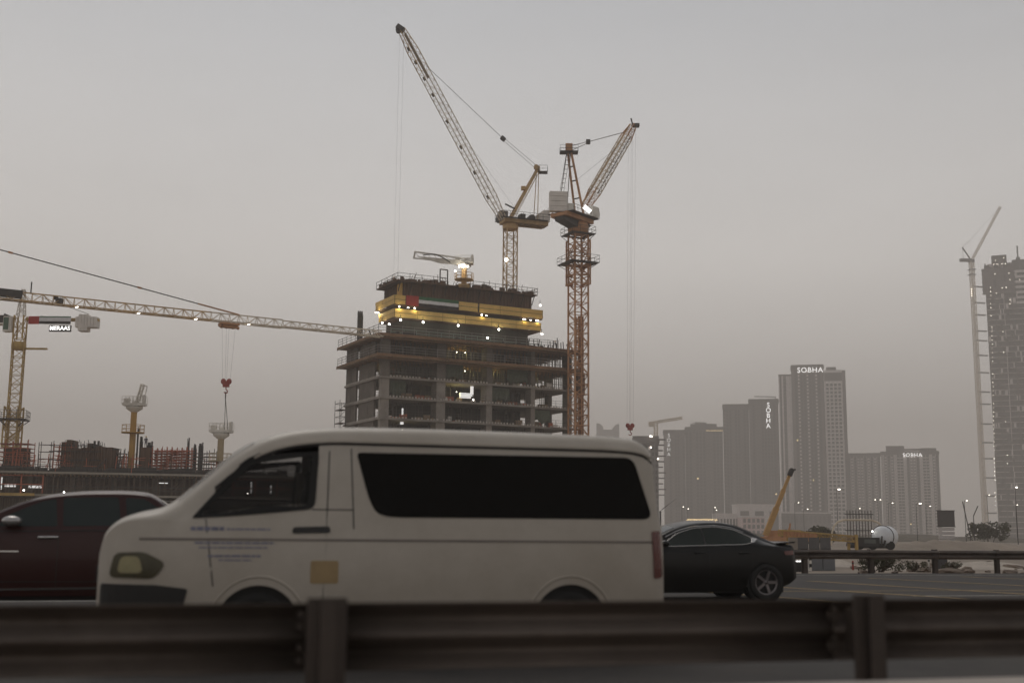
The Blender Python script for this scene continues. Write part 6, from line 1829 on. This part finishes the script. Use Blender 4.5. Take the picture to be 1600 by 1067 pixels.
# trees and shrubs
def tree(label, P, h, rx, rz_, trunk, n, seedv, cat='tree', name='tree', sc_=0.28):
    random.seed(seedv)
    o_ = thing(name, label, cat, P)
    b = MB()
    for k in range(trunk):
        a = random.uniform(-.5, .5) * rx; b.tube((a * .5, 0, 0), (a, random.uniform(-.3, .3), h - rz_ * 1.1), 0.05 * h / 3 + .03, 6, 0.03)
        for j in range(3):
            q = V((a + random.uniform(-.6, .6) * rx, random.uniform(-.5, .5) * rx, h - rz_ * random.uniform(.3, 1.0))); b.tube((a * .8, 0, (h - rz_) * .6), q, 0.05, 5, 0.02)
    b.part('trunk', M_bark, o_)
    cl = [((k_ % 9 / 4 - 1 + random.uniform(-.12, .12)) * .8 * rx, random.uniform(-.6, .6) * rx, h - rz_ + random.uniform(-.75, .6) * rz_, random.uniform(.3, .55) * rz_) for k_ in range(36)]
    b = MB()
    for _ in range(n):
        cx, cy, cz, cr_ = random.choice(cl)
        d = V((random.gauss(0, 1), random.gauss(0, 1), random.gauss(0, 1))).normalized() * cr_ * random.random()**.35
        c = V((cx, cy, cz)) + d
        if c.z < 0.05: continue
        u = V((random.gauss(0, 1), random.gauss(0, 1), random.gauss(0, 1))).normalized() * sc_ * random.uniform(.5, 1); v = u.cross(V((random.random(), random.random(), random.random()))).normalized() * u.length * .6
        b.add([c - u, c + v, c + u, c - v], [(0, 1, 2, 3)])
    b.part('crown', M_leaf, o_, stuff=True)
    return o_
tree('broad rounded tree near the foot of the tower at the right edge', G(1545, 255), 4.6, 3.9, 2.0, 4, 3000, 1)
tree('low round bush behind the yellow lattice boom', G(1283, 200), 2.9, 2.2, 1.4, 3, 1500, 2, 'bush', 'bush')
tree('small dark bush left of the round bush behind the yellow boom', G(1228, 200), 2.4, 1.2, 1.0, 2, 800, 3, 'bush', 'bush')
tree('bush behind the rear of the orange crane, low and thin', G(1258, 210), 2.2, 1.3, 1.0, 2, 700, 4, 'bush', 'bush')
tree('dark dry shrub directly behind the far guardrail, its left part hidden by a post', G(1372, 43.5), 0.62, 0.7, 0.42, 5, 1500, 5, 'shrub', 'shrub', 0.05)
tree('low dry shrub right of the darkest one behind the far guardrail', G(1425, 44.5), 0.42, 0.5, 0.28, 4, 800, 6, 'shrub', 'shrub', 0.04)
tree('small grey-green shrub between two guardrail posts near the rubble', G(1488, 46), 0.35, 0.35, 0.22, 4, 600, 7, 'shrub', 'shrub', 0.04)

# street lamps, lit
random.seed(17)
def street_lamp(label, px, py, Y, arm=1.4, double=False, m=M_lamp_far, r=0.16):
    P = G(px, Y); z = W(px, py, Y).z
    o_ = thing('street_lamp', label, 'street lamp', P, 0, 'lit street lamps across the wasteland')
    b = MB(); b.tube((0, 0, 0), (0, 0, z), 0.10, 6, 0.06); b.part('pole', M_steel_dk, o_)
    for s_ in ((-1, 1) if double else (1,)):
        b = MB(); b.bar((0, 0, z), (s_ * arm, 0, z + 0.25), 0.12); b.part('arm', M_steel_dk, o_)
        b = MB(); b.sphere((s_ * arm, 0, z + 0.1), r, 6, (1.4, 1, 0.6)); b.part('lamp_head', m, o_)
for a in (('street lamp with two lit heads above the tanker truck', 1374, 781, 380, 0.8, True), ('street lamp just right of the two-headed one', 1390, 786, 380), ('bright street lamp with a long head, above and left of the billboard', 1434, 787, 300, 1.0, False, M_lamp_far, 0.24),
          ('street lamp right of the long-headed one, left of the billboard', 1449, 791, 380), ('street lamp with a bright long head in front of the gridded wing', 1310, 765, 300, 0.6, False, M_lamp_far, 0.26),
          ('street lamp left of the rack of upright bars', 1339, 794.5, 420), ('street lamp low in front of the tallest tower, right of the orange boom', 1257, 795.5, 420), ('street lamp low in front of the tallest tower, beside the orange boom', 1243, 785.5, 420),
          ('street lamp between the billboard and the slender crane', 1510, 782.5, 300, 0.6), ('street lamp between the slender crane and the tower at the right edge', 1546, 773.5, 420, 0.8),
          ('tall street lamp in front of the tower at the right edge', 1591, 762, 240, 0.3, False, M_lamp_far, 0.18), ('lower street lamp close to the right edge', 1590, 789, 420, 0.6)):
    street_lamp(*a)
for px, py in ((1066, 792), (1074, 795), (1116, 793), (1118, 797)):
    street_lamp({1066: 'street lamp left of the pair above the sedan windscreen', 1074: 'second street lamp above the sedan windscreen', 1116: 'upper of two close lamps at the left end of the pale low buildings', 1118: 'lower of two close lamps at the left end of the pale low buildings'}[px], px, py, 430, 0.5)
b = MB()
for i in range(26): b.cbox(W(1074 + i * 1.8, 811, 500) + V((0, 0, random.uniform(-.1, .1))), (0.26, .2, .2))
for i in range(6): b.cbox(W(1080 + i * 4.4, 814.5, 500), (0.7, .2, .5))
b.bar(W(1072, 812, 500), W(1122, 812, 500), 0.12)
for i in range(5): q = W(1074 + i * 11, 812, 500); b.bar((q.x, q.y, 0), q, 0.14)
solo(b, 'string_lights', M_lamp_w, 'string of amber lights along the ground line just above the black sedan roof', 'string lights', G(1098, 500))
# leaning poles
for label, px0, py0, px1, py1, Y in (('leaning thin pole left of the round tree', 1516, 838, 1504, 783, 250), ('short leaning rod right of the thin pole', 1521, 806, 1528, 790, 250), ('slanting dark crane arm just behind the van tail', 1030, 800, 1060, 776, 300)):
    b = MB(); p = W(px0, py0, Y); q = W(px1, py1, Y)
    if px0 == 1030: b.prism([(p.x, p.z), (q.x, q.z), (p.x + 1.0, p.z + 1.0)], Y, Y + .4, None, 'y'); b.bar((p.x + .3, Y + .2, 0), (p.x + .3, Y + .2, p.z + .3), .4)
    else:
        b.bar(p, q, 0.16); 
        if p.z > 0.3: b.bar((p.x, p.y, 0), p, .12)
    solo(b, 'leaning_pole', M_steel_dk, label, 'pole', p)

# things under and behind the far guardrail
b = MB(); P = G(1286, 46)
M = Matrix.Translation(P) @ Matrix.Rotation(0.05, 4, 'Z')
cb = thing('utility_cabinet', 'grey metal utility cabinet seen under the far guardrail beside the sedan tail', 'cabinet', P, 0.05)
b = MB(); b.box((-0.47, 0, -.05), (0.47, 0.5, 0.44)); b.part('body', mat('cabinet_grey', (0.2, 0.205, 0.215), 0.6, var=0.08), cb)
b = MB(); b.box((-0.52, -0.04, 0.442), (0.52, 0.54, 0.50)); b.part('lid', M_cw, cb)
b = MB(); b.box((-0.01, -0.012, 0), (0.01, -0.001, 0.42)); b.part('door_gap', M_blackp, cb)
for px, lb in ((1267, 'striped white marker post touching the grey utility cabinet'), (1257, 'pale thick pipe stub beside the black sedan bumper')):
    P = G(px, 45.5); o_ = thing('marker_post' if px == 1267 else 'pipe_stub', lb, 'post', P)
    if px == 1267:
        for i in range(4):
            b = MB(); b.box((-.04, 0, -.05 + i * .13), (.04, .05, .078 + i * .13)); b.part('band', M_white if i % 2 == 0 else M_blackp, o_)
    else:
        b = MB(); b.tube((0, 0, -.05), (0, 0, .45), .16, 12); b.tube((0, 0, -.05), (0, 0, .0), .28, 12); b.part('pipe', M_cw, o_)
for px, z, lb in ((1333, .3, 'small red and white marker post left of the dark shrub'), (1452, .42, 'thin marker post in front of the grey box'), (1484, .5, 'thinnest marker post near the middle guardrail post')):
    o_ = thing('marker_post', lb, 'post', G(px, 47)); b = MB(); b.box((-.03, 0, -.05), (.03, .04, z)); b.part('stake', M_white if px != 1333 else M_red, o_)
    b = MB(); b.box((-.032, -.003, z - .12), (.032, .043, z - .06)); b.part('band', M_blackp, o_)
P = G(1471, 46.5); o_ = thing('junction_box', 'small plain grey box beside the far guardrail post', 'box', P); b = MB(); b.box((-.24, 0, -.05), (.24, .3, .42)); b.part('body', MATS['hoarding_grey'], o_); b = MB(); b.box((-.26, -.02, .421), (.26, .32, .45)); b.part('lid', M_concrete, o_)
# amber lit strip low at the sedan tail (a lamp row beyond)
o_ = thing('marker_light', 'short row of bright lamps low beside the black sedan tail', 'lamp', G(1249, 44)); 
for i in range(4):
    b = MB(); b.cbox((-.14 + i * .085, 0, .33), (.06, .03, .05)); b.part('lamp_cell', M_sign, o_)
b = MB(); b.box((-.2, .03, -.05), (.2, .06, .38)); b.part('lamp_board', M_blackp, o_)
# rubble
random.seed(31)
protos = []
for v_ in range(4):
    bm = bmesh.new(); bmesh.ops.create_icosphere(bm, subdivisions=2, radius=1.0)
    for q in bm.verts: q.co *= random.uniform(0.72, 1.2); q.co.z *= 0.6
    me = bpy.data.meshes.new('rubble_lump'); bm.to_mesh(me); bm.free(); me.materials.append(M_rock); protos.append(me)
for pl, pa, pb_ in (('beside the dark shrub', 1330, 1400), ('left of the billboard', 1402, 1462), ('between billboard and slender crane', 1468, 1528), ('near the right edge', 1532, 1612)):
    for dn, ya, yb in (('just', 42.8, 46), ('a bit', 47, 51), ('well', 53, 60)):
        for sn, ra_, rb_ in (('large', .24, .36), ('small', .13, .2), ('tiny', .06, .1)):
            px = random.uniform(pa, pb_); Y = random.uniform(ya, yb); r = random.uniform(ra_, rb_) * (0.7 if pa < 1400 else 1)
            o_ = link('rubble_lump', random.choice(protos), None, G(px, Y, r * 0.15 - .05), random.uniform(0, 6)); o_.scale = (r * random.uniform(1, 2), r, r * random.uniform(.6, 1.1))
            tag(o_, sn + ' rubble lump ' + dn + ' behind the far guardrail ' + pl, 'rubble', 'rubble lumps behind the far guardrail')
# sand heaps and berm
def mound(px0, px1, Y, h, D, label, m=M_sand, sd_=0):
    random.seed(sd_); a = G(px0, Y); c = G(px1, Y); n = 26; b = MB(); vs = []; fs = []
    for i in range(n + 1):
        f = i / n; x = (c.x - a.x) * f
        hh = h * math.sin(PI * f)**0.5 * random.uniform(.75, 1.1)
        for j in range(7): t = j / 6; vs.append((x, D * t, -.06 + hh * math.sin(PI * t)))
    for i in range(n):
        for j in range(6): fs.append((i * 7 + j, (i + 1) * 7 + j, (i + 1) * 7 + j + 1, i * 7 + j + 1))
    b.add(vs, fs, True); o_ = link('sand_berm', b.mesh('sand_berm', m), None, a); o_['kind'] = 'structure'; return o_
mound(1390, 1640, 130, 1.0, 10, '', M_sand, 3)
mound(1000, 1700, 330, 2.2, 30, '', mat('dark_scrub', (0.12, 0.1, 0.075), .95, var=.4, scale=.3), 4)
mound(1380, 1480, 48, 0.22, 5, '', mat('pale_spoil', (0.46, 0.40, 0.34), .95, var=.25, scale=1.0), 5)
mound(1520, 1640, 50, 0.28, 5, '', MATS['pale_spoil'], 6)
mound(1300, 1350, 52, 0.3, 5, '', MATS['pale_spoil'], 7)

# ------------------------------------------------------------------ dust haze
hz_ = MB(); hz_.box((-3400, -1000, -1.2), (3400, 3500, 322))
hm_ = bpy.data.materials.new('dust_air'); hm_.use_nodes = True; t_ = hm_.node_tree; t_.nodes.clear()
ov_ = t_.nodes.new('ShaderNodeOutputMaterial'); pv = t_.nodes.new('ShaderNodeVolumePrincipled')
pv.inputs['Color'].default_value = (0.88, 0.833, 0.788, 1); pv.inputs['Density'].default_value = 0.00064; pv.inputs['Anisotropy'].default_value = 0.2
t_.links.new(pv.outputs[0], ov_.inputs['Volume'])
ho = link('haze', hz_.mesh('haze', hm_)); ho['kind'] = 'stuff'

for o_ in bpy.data.objects:
    if 'mid' in o_: del o_['mid']
